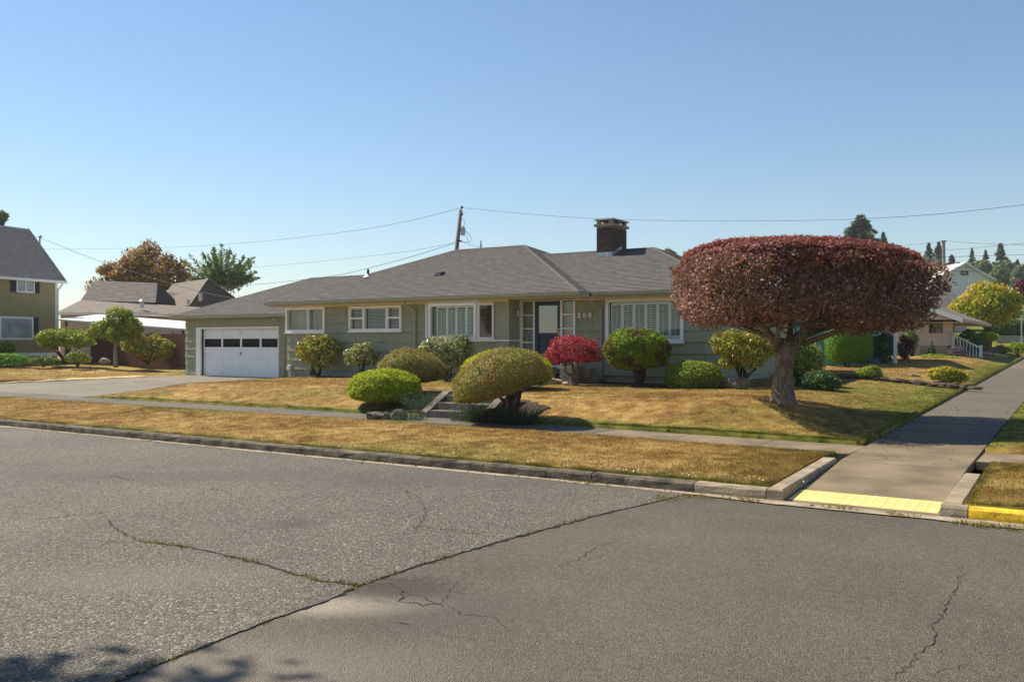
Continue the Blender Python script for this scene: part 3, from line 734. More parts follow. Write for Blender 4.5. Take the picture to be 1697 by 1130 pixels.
# daisies in the verge and dry leaves blown onto lawn and road edge
def flecks(name, label, cat, pts, size, mat):
    P = np.array(pts); g = np.random.default_rng(77); n = len(P); N = np.tile(np.array([[0, 0, 1.0]]), (n, 1))
    nr = N + .4 * g.normal(size=(n, 3)); nr /= np.linalg.norm(nr, axis=1)[:, None]; t = np.cross(nr, g.normal(size=(n, 3))); t /= np.linalg.norm(t, axis=1)[:, None]; q = np.cross(nr, t)
    s = size * g.uniform(.6, 1.3, n)[:, None]
    tag(npmesh(name, np.stack([P - t * s, P + q * s * .7, P + t * s, P - q * s * .7], 1).reshape(-1, 3), 4, mat, None, None, 'stuff'), label, cat)
M['daisy'] = plain('daisy_petals', (0.78, 0.76, 0.70), 0.7, 0.05)
M['dry_leaf'] = plain('dry_leaf', (0.20, 0.11, 0.05), 0.8, 0.4, 30)
dz = []
for _ in range(260):
    u_ = rnd.gauss(-5.6, 1.1) if rnd.random() < .6 else rnd.uniform(-14, -3.4); v_ = 10.9 + abs(rnd.gauss(0, .22)); dz.append((u_, v_, float(H_verge(u_, v_)) + .035))
flecks('daisies', 'tiny white daisies in the green edge of the verge', 'flowers', dz, .011, 'daisy')
dl = []
for _ in range(420):
    r_ = rnd.random()
    if r_ < .45: u_, v_ = rnd.uniform(-8.5, -3.2), rnd.gauss(18.3, 1.6); v_ = max(15.6, v_); z_ = float(H_lawn(u_, v_)) + .03
    elif r_ < .75: u_, v_ = rnd.uniform(-20, 0), 10.63 - abs(rnd.gauss(0, .12)); z_ = .018
    else: u_, v_ = rnd.uniform(-3.0, -1.4), rnd.uniform(13.5, 24); z_ = float(S(v_)) + .012
    dl.append((u_, v_, z_))
flecks('fallen_leaves', 'scattered small dry leaves on lawn, gutter and pavement', 'leaves', dl, .022, 'dry_leaf')


# ------------------------------------------------------------------ the corner house
VM, VB, VD, VG = 23.8, 23.42, 24.5, 25.6              # wall planes: main body, bay front, door and right wing, garage
EM, ED, EG = 23.25, 23.90, 25.10                      # eave lines
ZE, ZG, PITCH = 3.40, 3.06, 0.415
house = thing('house', 'low green-grey shingled house with grey hip roof and attached white garage', 'house', (-18, 24, 0.6))
UL, UR = U(476, VM), U(844, VM)                       # main body corners
UWR = U(1188, VD)                                     # right wing corner
UGL = U(308, VG)
def zat(px, py, v): return onv(px, py, v)[2]
GRID = [1.9 + 0.338 * k for k in range(-3, 5)]
def cells(u0, u1, z0, z1, ops):
    us_ = sorted({u0, u1} | {min(max(q, u0), u1) for o in ops for q in o[:2]}); zs_ = sorted({z0, z1} | {min(max(q, z0), z1) for o in ops for q in o[2:]})
    out = []
    for a, b in zip(us_[:-1], us_[1:]):
        run = None
        for c, d in zip(zs_[:-1], zs_[1:]):
            m_, n_ = (a + b) / 2, (c + d) / 2
            if any(o[0] < m_ < o[1] and o[2] < n_ < o[3] for o in ops):
                if run: out.append((a, b, *run)); run = None
            else: run = (run[0], d) if run else (c, d)
        if run: out.append((a, b, *run))
    return out
def wall(u0, u1, z0, z1, v, ops, th=0.14, mat='siding_flat', name='wall'):
    mb = MB()
    for (a, b, c, d) in cells(u0, u1, z0, z1, ops): mb.box(a, b, v, v + th, c, d)
    return mb.build(name, mat, house)
SH = []                                               # shingles: (parent, u0, u1, z0, z1, v)
def shingle(par, u0, u1, z0, z1, v, ops, seed):
    r_ = random.Random(seed); ls = [z for z in GRID if z0 - 0.01 <= z < z1 - 0.03]
    if ls and ls[0] > z0 + 0.1: ls = [z0] + ls
    for a, b in zip(ls, ls[1:] + [z1]):
        x = u0 - r_.uniform(0, 0.2)
        while x < u1:
            w = r_.uniform(0.17, 0.36); p, q = max(x, u0), min(x + w, u1); x += w
            if q - p < 0.03: continue
            segs = [(p, q)]
            lo, hi = a, b
            for o in ops:
                if o[2] < b - 0.02 and o[3] > a + 0.02:
                    if o[2] <= a + 0.05 and o[3] >= b - 0.05:
                        segs = [s_ for (c, d) in segs for s_ in ((c, min(d, o[0])), (max(c, o[1]), d)) if s_[1] - s_[0] > 0.02]
                    elif any(c < o[1] and d > o[0] for c, d in segs):
                        if o[2] > a + 0.05: hi = min(hi, o[2])
                        else: lo = max(lo, o[3])
            for (c, d) in segs:
                if hi - lo > 0.03: SH.append((par, c, d, lo, hi, v))
ops_m = [(UL - 0.01, U(540, VM), zat(500, 551, VM), 3.22), (U(580, VM), U(667, VM), zat(625, 548.7, VM), 3.19), (U(708, VM), U(820, VM), zat(800, 564.5, VM), 3.24)]
W1, W2 = ops_m[0], ops_m[1]
w_main = wall(UL, UR, 0.885, 3.27, VM, ops_m)
shingle(w_main, UL + 0.01, U(708, VM) - 0.02, 0.885, 3.26, VM, ops_m, 1)
shingle(w_main, U(708, VM) - 0.02, UR, 0.885, zat(800, 566, VM), VM, [], 5)
ud0, ud1 = U(862, VD), U(955, VD)
ops_d = [(ud0, ud1, 1.10, 3.24), (U(1005, VD), U(1134, VD), zat(1070, 567, VD), 3.22)]
w_wing = wall(UR, UWR, 0.885, 3.27, VD, ops_d)
shingle(w_wing, ud1 + 0.005, UWR, 0.885, 3.26, VD, ops_d, 2)
gop = (U(334.5, VG), U(462.5, VG), 0.40, zat(400, 544.5, VG))
w_gar = wall(UGL, UL + 0.14, 0.42, 2.97, VG, [gop])
shingle(w_gar, UGL, UL - 0.02, 0.45, 2.95, VG, [(gop[0] - 0.15, gop[1] + 0.03, 0, gop[3] + 0.10)], 3)
# returns, side and rear walls
box('wall', 'siding_flat', house, UR - 0.14, UR, VM + 0.142, VD - 0.002, 0.885, 3.27)
mb = MB().box(UWR - 0.14, UWR, VD + 0.142, 31.5, 0.885, 3.27).box(UR, UWR, 31.502, 31.64, 0.6, 3.27); mb.build('wall', 'siding_flat', house)
mb = MB()
r_ = random.Random(9)
for a, b in zip([z for z in GRID if z < 3.2], [z for z in GRID if z < 3.2][1:] + [3.26]):
    y = VD + 0.01
    while y < 31.5:
        w = r_.uniform(0.17, 0.36); q = min(y + w - 0.006, 31.5)
        mb.hexa([(UWR + 0.001, y, a), (UWR + 0.022, y, a), (UWR + 0.022, q, a), (UWR + 0.001, q, a), (UWR + 0.001, y, b), (UWR + 0.006, y, b), (UWR + 0.006, q, b), (UWR + 0.001, q, b)]); y += w
mb.build('side_shingles', 'siding', house, kind='stuff')
mb = MB().box(UL, UL + 0.14, VM + 0.142, 33.0, 0.6, 3.27).box(UL + 0.142, UR, 33.0, 33.14, 0.6, 3.27).box(UGL, UGL + 0.14, VG + 0.142, 33.0, 0.42, 2.97).box(UGL, UL - 0.002, 33.002, 33.14, 0.42, 2.97)
mb.build('wall', 'siding_flat', house)
# concrete footing
for q in ((UL + 0.02, UR - 0.02, VM + 0.03, VM + 0.2, 0.35, 0.883), (UR - 0.018, UWR - 0.02, VD + 0.03, VD + 0.2, 0.35, 0.883), (UWR - 0.2, UWR - 0.03, VD + 0.21, 31.5, 0.35, 0.883), (UGL + 0.02, gop[0] - 0.1, VG + 0.03, VG + 0.2, 0.2, 0.44)):
    box('footing', 'concrete', house, *q)
# shingles: the nearest 300 as pieces of their own, the others joined
SH.sort(key=lambda s: math.hypot((s[1] + s[2]) / 2, s[5]))
smesh = MB().hexa([(0, -0.046, 0), (1, -0.046, 0), (1, -0.001, 0), (0, -0.001, 0), (0, -0.007, 1), (1, -0.007, 1), (1, -0.001, 1), (0, -0.001, 1)]).mesh('shingle')
smesh.materials.append(M['siding'])
rest = {}
for i, (par, a, b, c, d, v) in enumerate(SH):
    g = 0.003; dz = rnd.uniform(-0.006, 0.004); 
    if i < 300:
        o = link('shingle', smesh, None, par)
        m_ = ROOT[par.name].inverted()
        o.location = m_ @ Vector((a + g, v - rnd.uniform(0, 0.004), c + dz)); o.scale = (b - a - 2 * g, rnd.uniform(0.9, 1.1), d - c - dz - .028)
    else:
        mb = rest.setdefault(par.name, (par, MB()))[1]; t = 0.046 * rnd.uniform(0.85, 1.2)
        mb.hexa([(a + g, v - t, c + dz), (b - g, v - t, c + dz), (b - g, v - 0.001, c + dz), (a + g, v - 0.001, c + dz), (a + g, v - 0.007, d - .028), (b - g, v - 0.007, d - .028), (b - g, v - 0.001, d - .028), (a + g, v - 0.001, d - .028)])
for par, mb in rest.values(): mb.build('shingles', 'siding', par, kind='stuff')

# ------- roof
roof = MB().box(-25.9, -13.0, 23.4, 33.4, 3.285, 3.31).box(-13.0, -8.6, 24.05, 31.9, 3.285, 3.31).box(-34.1, -25.9, 25.25, 33.4, 2.985, 3.0).build('roof', 'cream', house)
def slope(A, B, C, D, mat='roof', parent=None, course=0.127, name='roof_slope'):
    A, B, C, D = map(Vector, (A, B, C, D)); par = parent or roof
    n_ = (B - A).cross(D - A).normalized(); ax = (B - A).normalized()
    Lm = ((D - A) - ax * (D - A).dot(ax)).length; k = max(3, int(Lm / course)); mb = MB()
    for i in range(k):
        t0, t1 = i / k, min(1, (i + 1.1) / k)
        p = [A.lerp(D, t0), B.lerp(C, t0), B.lerp(C, t1), A.lerp(D, t1)]; j = 0.0
        lo = n_ * (0.017 + j); hi = n_ * 0.002
        b0 = len(mb.v); vs = [p[0] + lo, p[1] + lo, p[2] + hi, p[3] + hi, p[0], p[1]]
        mb.v += [tuple(q) for q in vs]; mb.f += [(b0, b0 + 1, b0 + 2, b0 + 3), (b0 + 4, b0 + 5, b0 + 1, b0)]
        o_ = 0.13 * ((i * 7) % 5)
        uvs = [((q - A).dot(ax) + o_, i + e) for q, e in zip(p, (0.03, 0.03, 0.97, 0.97))]
        mb.uv[len(mb.f) - 2] = uvs; mb.uv[len(mb.f) - 1] = [uvs[0], uvs[1], uvs[1], uvs[0]]
    return mb.build(name, mat, par)
def caps(p0, p1, parent=None, mat='roof_cap', w=0.085):
    p0, p1 = Vector(p0), Vector(p1); L_ = (p1 - p0).length; k = max(2, int(L_ / 0.14)); d = (p1 - p0) / k
    side = d.normalized().cross(Vector((0, 0, 1))).normalized(); mb = MB()
    for i in range(k):
        a = p0 + d * i; b = a + d * 1.15
        dn = Vector((0, 0, -0.028 if abs(d.z) > 1e-3 else -0.034)); e = Vector((0, 0, 0.028)); f = Vector((0, 0, 0.018))
        vs = [a - side * w + dn + e, a + e, a + side * w + dn + e, b - side * w + dn + f, b + f, b + side * w + dn + f, a - side * w + dn - e * .3, a + side * w + dn - e * .3]
        k0 = len(mb.v); mb.v += [tuple(q) for q in vs]; mb.f += [(k0, k0 + 1, k0 + 4, k0 + 3), (k0 + 1, k0 + 2, k0 + 5, k0 + 4), (k0 + 6, k0 + 7, k0 + 2, k0 + 1, k0)]
    mb.build('ridge_cap', mat, parent or roof)
def hip(u0, u1, v0, v1, z, left=True, right=True, front_caps=True):
    D = (v1 - v0) / 2; zr = z + PITCH * D; vm_ = (v0 + v1) / 2
    r0 = u0 + (D if left else 0); r1 = u1 - (D if right else 0)
    slope((u0, v0, z), (u1, v0, z), (r1, vm_, zr), (r0, vm_, zr)); slope((u1, v1, z), (u0, v1, z), (r0, vm_, zr), (r1, vm_, zr))
    if right: slope((u1, v0, z), (u1, v1, z), (r1, vm_, zr), (r1, vm_, zr)); caps((u1, v0, z), (r1, vm_, zr)); caps((u1, v1, z), (r1, vm_, zr))
    if left: slope((u0, v1, z), (u0, v0, z), (r0, vm_, zr), (r0, vm_, zr)); caps((u0, v0, z), (r0, vm_, zr)); caps((u0, v1, z), (r0, vm_, zr))
    caps((r0, vm_, zr), (r1, vm_, zr))
UE0, UE1 = -26.2, -12.7
hip(UE0, UE1, EM, EM + 10.3, ZE)
hip(-17.0, -8.3, ED, ED + 8.2, ZE, left=False)
hip(-34.4, -22.4, EG, EG + 8.6, ZG, right=False)
# valley strip between main hip and wing, in the ridge cap material
caps((-12.72, 23.93, ZE + 0.0), (-16.6, 27.85, ZE + PITCH * 3.93), w=0.05)
# fascia, gutters, soffits
def gutter(u0, u1, v, z, name='gutter'):
    mb = MB(); prof = [(0, 0), (0, -0.085), (-0.05, -0.115), (-0.085, -0.095), (-0.115, -0.03), (-0.115, -0.008), (-0.100, -0.008), (-0.1, -0.03), (-0.07, -0.085), (-0.05, -0.1), (-0.012, -0.075), (-0.012, 0)]
    q = len(prof)
    for u_ in (u0, u1): mb.v += [(u_, v + 0.02 + y, z + w) for y, w in prof]
    mb.f += [(j, q + j, q + (j + 1) % q, (j + 1) % q) for j in range(q)]
    for s_, u_ in ((0, u0), (1, u1)): mb.f.append(tuple(s_ * q + j for j in (0, 1, 2, 3, 4, 5)))
    mb.build(name, 'gutter', house)
    box('fascia', 'gutter', house, u0, u1, v + 0.022, v + 0.05, z - 0.15, z - 0.005)
gutter(UE0, UE1 + 0.06, EM, ZE); gutter(UE1 + 0.1, -8.3, ED, ZE); gutter(-34.4, UE0 + 0.45, EG, ZG)
for q in ((UE1 - 0.03, UE1 + 0.0, EM + 0.052, ED + 0.02, ZE - 0.15, ZE - 0.004), (-8.33, -8.3, ED + 0.052, 32.1, ZE - 0.15, ZE - 0.004), (UE0, UE0 + 0.03, EM + 0.052, 33.5, ZE - 0.15, ZE - 0.004), (-34.4, -34.37, EG + 0.052, 33.7, ZG - 0.15, ZG - 0.004)):
    box('fascia', 'gutter', house, *q)
box('soffit', 'cream', house, UE0 + 0.03, UE1 - 0.04, EM + 0.05, VM + 0.13, 3.262, 3.284)
box('soffit', 'cream', house, UE1 - 0.03, -8.33, ED + 0.06, VD + 0.13, 3.262, 3.284)
box('soffit', 'cream', house, UR + 0.0, UE1 - 0.04, VM + 0.132, VD + 0.13, 3.258, 3.28)
box('soffit', 'cream', house, -8.9, -8.33, VD + 0.14, 31.9, 3.262, 3.284)
box('soffit', 'cream', house, -34.37, UE0 + 0.4, EG + 0.05, VG + 0.13, 2.96, 2.982)
box('frieze', 'cream', house, UL, UR, VM - 0.062, VM - 0.006, 3.20, 3.26)  # reflected warmth put into the frieze colour
box('frieze', 'cream', house, ud1 + 0.01, UWR, VD - 0.062, VD - 0.006, 3.20, 3.26)
# downspouts
def spout(pts, w=0.036):
    MB().tube(pts, w, 8).build('downspout', 'gutter', house, smooth=True)
spout([onv(669, 499, EM - 0.02)[:2] + (3.29,), onv(669, 499, EM - 0.02)[:2] + (3.20,), (U(688, VM - 0.09), VM - 0.10, 2.98), (U(688, VM - 0.09), VM - 0.09, 2.85), (U(688, VM - 0.09), VM - 0.09, 0.72), (U(688, VM - 0.09), VM - 0.25, 0.68)])
spout([onv(973, 490, ED - 0.02)[:2] + (3.29,), onv(973, 490, ED - 0.02)[:2] + (3.20,), (U(996, VD - 0.09), VD - 0.10, 2.93), (U(996, VD - 0.09), VD - 0.09, 2.8), (U(996, VD - 0.09), VD - 0.09, 0.70), (U(996, VD - 0.09), VD - 0.22, 0.67)])
spout([onv(453, 521, EG - 0.02)[:2] + (2.95,), onv(453, 521, EG - 0.02)[:2] + (2.87,), (U(471.5, VG - 0.1), VG - 0.12, 2.58), (U(471.5, VG - 0.1), VG - 0.1, 2.45), (U(471.5, VG - 0.1), VG - 0.1, 0.47)])
# roof vents
def roofpt(px, py, ve, ze):
    du, dv = _dir(px); t = (CAM_H - ze + PITCH * ve) / (PITCH * dv - (HY - py) / FPX)
    return Vector((t * du, t * dv, CAM_H + (HY - py) * t / FPX))
p = roofpt(610, 459, EM, ZE)
mb = MB().tube([p - Vector((0, 0, 0.05)), p + Vector((0, 0, 0.30))], 0.045, 10); mb.build('vent_pipe', 'black', roof)
mb = MB(); mb.tube([p - Vector((0, 0, 0.02)), p + Vector((0, 0, 0.05)), p + Vector((0, 0, 0.1))], [0.2, 0.12, 0.05], 12); mb.build('vent_flashing', 'metal', roof)
p = roofpt(729, 456, EM, ZE)
mb = MB().hexa([p + Vector(q) for q in ((-.16, -.16, -.05), (.16, -.16, -.05), (.16, .14, .05), (-.16, .14, .05), (-.11, -.12, .09), (.11, -.12, .09), (.13, .1, .13), (-.13, .1, .13))]); mb.build('roof_vent', 'black', roof)

# ------- chimney (on the wing's ridge)
c0, c1, d0, d1 = -14.23, -13.63, 27.3, 28.42
chim = MB().box(c0 + 0.012, c1 - 0.012, d0 + 0.012, d1 - 0.012, 4.3, 5.86).build('chimney', 'mortar', roof)
mb = MB(); bh, bl, jt = 0.054, 0.205, 0.009; z = 4.62; row = 0
while z + bh < 5.862:
    off = (row % 2) * bl / 2
    for axis, lo, hi, pl, out in (('u', c0, c1, d0, -1), ('u', c0, c1, d1, 1), ('v', d0, d1, c0, -1), ('v', d0, d1, c1, 1)):
        x = lo - off
        while x < hi - 0.01:
            a, b = max(x, lo), min(x + bl - jt, hi); x += bl
            if b - a < 0.03: continue
            e = rnd.uniform(-0.003, 0.004)
            if axis == 'u': mb.box(a, b, *((pl - e, pl + 0.014) if out < 0 else (pl - 0.014, pl + e)), z, z + bh)
            else: mb.box(*((pl - e, pl + 0.014) if out < 0 else (pl - 0.014, pl + e)), a + 0.001, b - 0.001, z + 0.0006, z + bh - 0.0006)
    z += bh + jt; row += 1
mb.build('bricks', 'brick', chim, kind='stuff')
box('cap_slab', 'cap', chim, c0 - 0.07, c1 + 0.07, d0 - 0.07, d1 + 0.07, 5.861, 5.945)
for a in (c0 + 0.0, c1 - 0.13):
    for b in (d0 + 0.0, d0 + 0.5, d1 - 0.13): box('cap_post', 'cap', chim, a, a + 0.13, b, b + 0.13, 5.946, 6.07)
MB().hexa([(c0 - .06, d0 - .06, 6.071), (c1 + .06, d0 - .06, 6.071), (c1 + .06, d1 + .06, 6.071), (c0 - .06, d1 + .06, 6.071), (c0 - .05, d0 - .05, 6.12), (c1 + .05, d0 - .05, 6.12), (c1 + .05, d1 + .05, 6.12), (c0 - .05, d1 + .05, 6.12)]).build('cap_cover', 'cap', chim)
zf = ZE + PITCH * (d0 - ED)
MB().box(c0 - 0.012, c1 + 0.012, d0 - 0.014, d0 + 0.02, zf - 0.05, zf + 0.16).hexa([(c1 + 0.002, d0, zf), (c1 + 0.014, d0, zf), (c1 + 0.014, 28.0, ZE + PITCH * 4.1), (c1 + 0.002, 28.0, ZE + PITCH * 4.1), (c1 + 0.002, d0, zf + .16), (c1 + 0.014, d0, zf + .16), (c1 + 0.014, 28.0, ZE + PITCH * 4.1 + .12), (c1 + 0.002, 28.0, ZE + PITCH * 4.1 + .12)]).build('flashing', 'metal', chim)

# ------- windows
def shutter_panel(u0, u1, z0, z1, v, parent, mat='shutter', pitch=0.066):
    s_ = 0.045; mb = MB()
    mb.box(u0 + .003, u0 + s_, v, v + .03, z0, z1).box(u1 - s_, u1 - .003, v, v + .03, z0, z1).box(u0 + s_, u1 - s_, v, v + .03, z0, z0 + .085).box(u0 + s_, u1 - s_, v, v + .03, z1 - .075, z1)
    z = z0 + .10
    while z < z1 - .10:
        mb.hexa([(u0 + s_, v - .012, z - .008), (u1 - s_, v - .012, z - .008), (u1 - s_, v + .045, z + .012), (u0 + s_, v + .045, z + .012), (u0 + s_, v - .012, z + .001), (u1 - s_, v - .012, z + .001), (u1 - s_, v + .045, z + .021), (u0 + s_, v + .045, z + .021)]); z += pitch
    m_ = (u0 + u1) / 2; mb.box(m_ - .006, m_ + .006, v - .026, v - .013, z0 + .11, z1 - .11)
    return mb.build('shutter', mat, parent)
def blind(u0, u1, z0, z1, v, parent, pitch=0.05):
    mb = MB(); z = z0 + .03; mb.box(u0, u1, v - .01, v + .03, z1 - .04, z1)
    while z < z1 - .05:
        mb.hexa([(u0, v - .008, z - .012), (u1, v - .008, z - .012), (u1, v + .028, z + .010), (u0, v + .028, z + .010), (u0, v - .008, z - .009), (u1, v - .008, z - .009), (u1, v + .028, z + .013), (u0, v + .028, z + .013)]); z += pitch
    mb.build('blind', 'blind', parent, kind='stuff')
def win(label, v, u0, u1, z0, z1, mulls=(), transoms=None, fw=.075, mw=.06, proud=.08, fill=None, sill=True):
    """frame with mullions, a pane in each light, shutters, blinds or curtains behind"""
    e = v - proud; b = v + .055
    mb = MB().box(u0, u0 + fw, e, b, z0, z1).box(u1 - fw, u1, e, b, z0, z1).box(u0 + fw, u1 - fw, e + .003, b, z1 - fw, z1).box(u0 + fw, u1 - fw, e + .003, b, z0, z0 + fw)
    w = mb.build('window', 'trim', house); w['label'] = label
    xs = [u0 + fw] + [q for m_ in mulls for q in (m_ - mw / 2, m_ + mw / 2)] + [u1 - fw]
    for m_ in mulls: box('mullion', 'trim', w, m_ - mw / 2, m_ + mw / 2, e + .006, b - .002, z0 + fw, z1 - fw)
    for i in range(0, len(xs), 2):
        zs_ = [z0 + fw] + list((transoms or {}).get(i // 2, [])) + [z1 - fw]
        for t in zs_[1:-1]: box('transom', 'trim', w, xs[i], xs[i + 1], e + .012, b - .004, t - .03, t + .03)
        for q, (c, d) in enumerate(zip(zs_[:-1], zs_[1:])):
            box('pane', 'glass', w, xs[i], xs[i + 1], v + .012, v + .016, c + (.03 if q else 0), d - (.03 if q < len(zs_) - 2 else 0))
        if fill == 'blind': blind(xs[i] + .01, xs[i + 1] - .01, z0 + fw, z1 - fw, v + .09, w)
        if fill == 'curtain':
            mb = MB(); n_ = 26; a, b_ = xs[i], xs[i + 1]
            for k in range(n_ + 1):
                t = k / n_; mb.v += [(a + (b_ - a) * t, v + .16 + .022 * math.sin(k * 1.9), z0 + .02), (a + (b_ - a) * t, v + .16 + .022 * math.sin(k * 1.9), z1 - .02)]
            mb.f = [(2 * k, 2 * k + 2, 2 * k + 3, 2 * k + 1) for k in range(n_)]; mb.build('curtain', 'curtain', w)
    if sill: box('sill', 'trim', w, u0 - .03, u1 + .03, e - .035, v - .002, z0 - .045, z0 - .002)
    return w
win('two-light corner window beside the garage', VM, UL - .03, W1[1], W1[2], 3.21, mulls=[U(512.5, VM)], fill='curtain', fw=.10)
box('corner_post', 'trim', house, UL - .032, UL - .004, VM - .075, VM + .13, W1[2] + .002, 3.2)
zt = zat(625, 527, VM)
win('triple window with hung side lights', VM, W2[0], W2[1], W2[2], 3.185, mulls=[U(604.5, VM), U(643, VM)], transoms={0: [zt], 2: [zt]}, fill='blind', fw=.085, mw=.10)
# bay window
zb0, zb1 = zat(800, 563.5, VM), 3.23
bu0, bu1 = U(714.5, VB), U(787.5, VB)
bay = MB().prism([(U(708, VM), VM + .1), (bu0 - .06, VB), (bu1 + .06, VB), (U(820, VM), VM + .1)], 0.89, zb0 - .05).build('bay', 'siding_flat', house)
MB().prism([(U(708, VM) - .05, VM - .04), (bu0 - .1, VB - .06), (bu1 + .1, VB - .06), (U(820, VM) + .02, VM - .05), (U(820, VM), VM + .1), (U(708, VM), VM + .1)], zb0 - .048, zb0 + .01).build('sill', 'trim', bay)
MB().prism([(U(708, VM) - .03, VM - .03), (bu0 - .08, VB - .03), (bu1 + .08, VB - .03), (U(820, VM), VM - .03), (U(820, VM), VM + .1), (U(708, VM), VM + .1)], zb1 - .06, 3.262).build('head', 'cream', bay)
bw = win('wide bay window with white plantation shutters', VB, bu0 - .07, bu1 + .07, zb0 + .012, zb1 - .062, fw=.085, sill=False)
ss = [U(720.5, VB), U(738, VB), U(753.5, VB), U(770, VB), U(785.5, VB)]
for a, b in zip(ss[:-1], ss[1:]): shutter_panel(a, b, zb0 + .08, zb1 - .13, VB + .09, bw)
# angled right side of the bay
A_, B_ = Vector((bu1 + .09, VB - .02, 0)), Vector((U(819, VM), VM - .02, 0)); dd = (B_ - A_).normalized(); Ls = (B_ - A_).length; nn = Vector((dd.y, -dd.x, 0))
def side_box(name, mat, par, s0, s1, o0, o1, z0, z1):
    q = [A_ + dd * s + nn * o for s, o in ((s0, o0), (s1, o0), (s1, o1), (s0, o1))]
    return MB().hexa([(p_.x, p_.y, z0) for p_ in q] + [(p_.x, p_.y, z1) for p_ in q]).build(name, mat, par)
sw = side_box('window', 'trim', house, 0, .07, -.04, .03, zb0 + .012, zb1 - .062); sw['label'] = 'narrow angled side light of the bay'
side_box('jamb', 'trim', sw, Ls - .07, Ls, -.04, .03, zb0 + .012, zb1 - .062); side_box('rail', 'trim', sw, .07, Ls - .07, -.04, .028, zb0 + .012, zb0 + .09); side_box('rail', 'trim', sw, .07, Ls - .07, -.04, .028, zb1 - .14, zb1 - .062)
side_box('pane', 'glass', sw, .07, Ls - .07, 0, .004, zb0 + .09, zb1 - .14)
mb = MB(); z = zb0 + .13
while z < zb1 - .18:
    q = [A_ + dd * s + nn * o for s, o in ((.11, -.06), (Ls - .11, -.06), (Ls - .11, -.10), (.11, -.10))]
    mb.hexa([(q[i].x, q[i].y, z + (0, 0, .03, .03)[i]) for i in range(4)] + [(q[i].x, q[i].y, z + (0, 0, .03, .03)[i] + .008) for i in range(4)]); z += .062
mb.build('shutter', 'shutter_wood', sw)
box('post', 'trim', house, U(708, VM) - .02, U(708, VM) + .06, VM - .075, VM - .001, zb0 + .012, 3.2)
box('panel', 'siding_flat', house, U(820.5, VM), UR + .002, VM - .022, VM - .001, zb0 + .012, 3.198)
box('sill_band', 'trim', house, U(820, VM) + .022, UR + .03, VM - .05, VM - .001, zb0 - .035, zb0 + .01)
box('sill_band', 'trim', house, UR + .001, UR + .03, VM + .001, VD - .06, zb0 - .035, zb0 + .01)
# picture window of the right wing
R0, R1, RZ = U(1005, VD), U(1134, VD), ops_d[1][2]
rw = win('wide picture window with six white shutters right of the door', VD, R0, R1, RZ, 3.215, fw=.10)
ss = [R0 + .11 + (R1 - R0 - .22) * i / 6 for i in range(7)]
for a, b in zip(ss[:-1], ss[1:]): shutter_panel(a, b, RZ + .11, 3.10, VD + .09, rw)

# ------- front entrance
zd0, zd1 = zat(907, 604.5, VD), zat(907, 500, VD)
ent = MB().box(ud0, U(866.5, VD), VD - .08, VD + .06, zd0 - .05, 3.24).box(U(952, VD), ud1, VD - .08, VD + .06, zd0 - .05, 3.24).box(U(866.5, VD), U(952, VD), VD - .077, VD + .06, zd1 + .02, 3.24)
for x0, x1 in ((884.5, 887), (929.5, 932.5)): ent.box(U(x0, VD), U(x1, VD), VD - .044, VD + .06, zd0 - .05, zd1 + .02)
ent = ent.build('door_frame', 'trim', house)
for (x0, x1) in ((866.5, 884.5), (932.5, 952)):
    a, b = U(x0, VD), U(x1, VD); zs_ = [zd0 + (zd1 + .02 - zd0) * i / 4.55 for i in range(5)]; zs_ = [zd1 + .02 - (zd1 - zd0) * i * .218 for i in range(5)] + [zd0 - .04]
    sl = MB()
    for z in zs_[1:-1]: sl.box(a + .001, b - .001, VD - .03, VD + .03, z - .018, z + .018)
    sl = sl.build('sidelight', 'trim', house)
    for z1_, z0_ in zip(zs_[:-1], zs_[1:]): box('pane', 'glass', sl, a, b, VD + .008, VD + .012, z0_ + .018, z1_ - .018)
    mb = MB()
    for k in range(9): t = k / 8; mb.v += [(a + (b - a) * t, VD + .12 + .015 * math.sin(k * 2.2), zd0), (a + (b - a) * t, VD + .12 + .015 * math.sin(k * 2.2), zd1)]
    mb.f = [(2 * k, 2 * k + 2, 2 * k + 3, 2 * k + 1) for k in range(8)]; mb.build('curtain', 'curtain', sl)
a, b = U(887, VD) + .003, U(929.5, VD) - .003
door = MB().box(a, b, VD + .02, VD + .06, zd0, zd1 + .018)
zl = zd0 + 1.02
st = .11
door.box(a, a + st, VD - .02, VD + .019, zd0, zd1 + .018).box(b - st, b, VD - .02, VD + .019, zd0, zd1 + .018).box(a + st, b - st, VD - .018, VD + .019, zd1 - .10, zd1 + .018).box(a + st, b - st, VD - .018, VD + .019, zl - .09, zl).box(a + st, b - st, VD - .018, VD + .019, zd0, zd0 + .16)
for k in range(2):
    x0 = a + st + .03 + k * (b - a - 2 * st) / 2; x1 = x0 + (b - a - 2 * st) / 2 - .06
    door.hexa([(x0, VD + .019, zd0 + .22), (x1, VD + .019, zd0 + .22), (x1, VD + .019, zl - .14), (x0, VD + .019, zl - .14), (x0 + .04, VD - .002, zd0 + .26), (x1 - .04, VD - .002, zd0 + .26), (x1 - .04, VD - .002, zl - .18), (x0 + .04, VD - .002, zl - .18)])
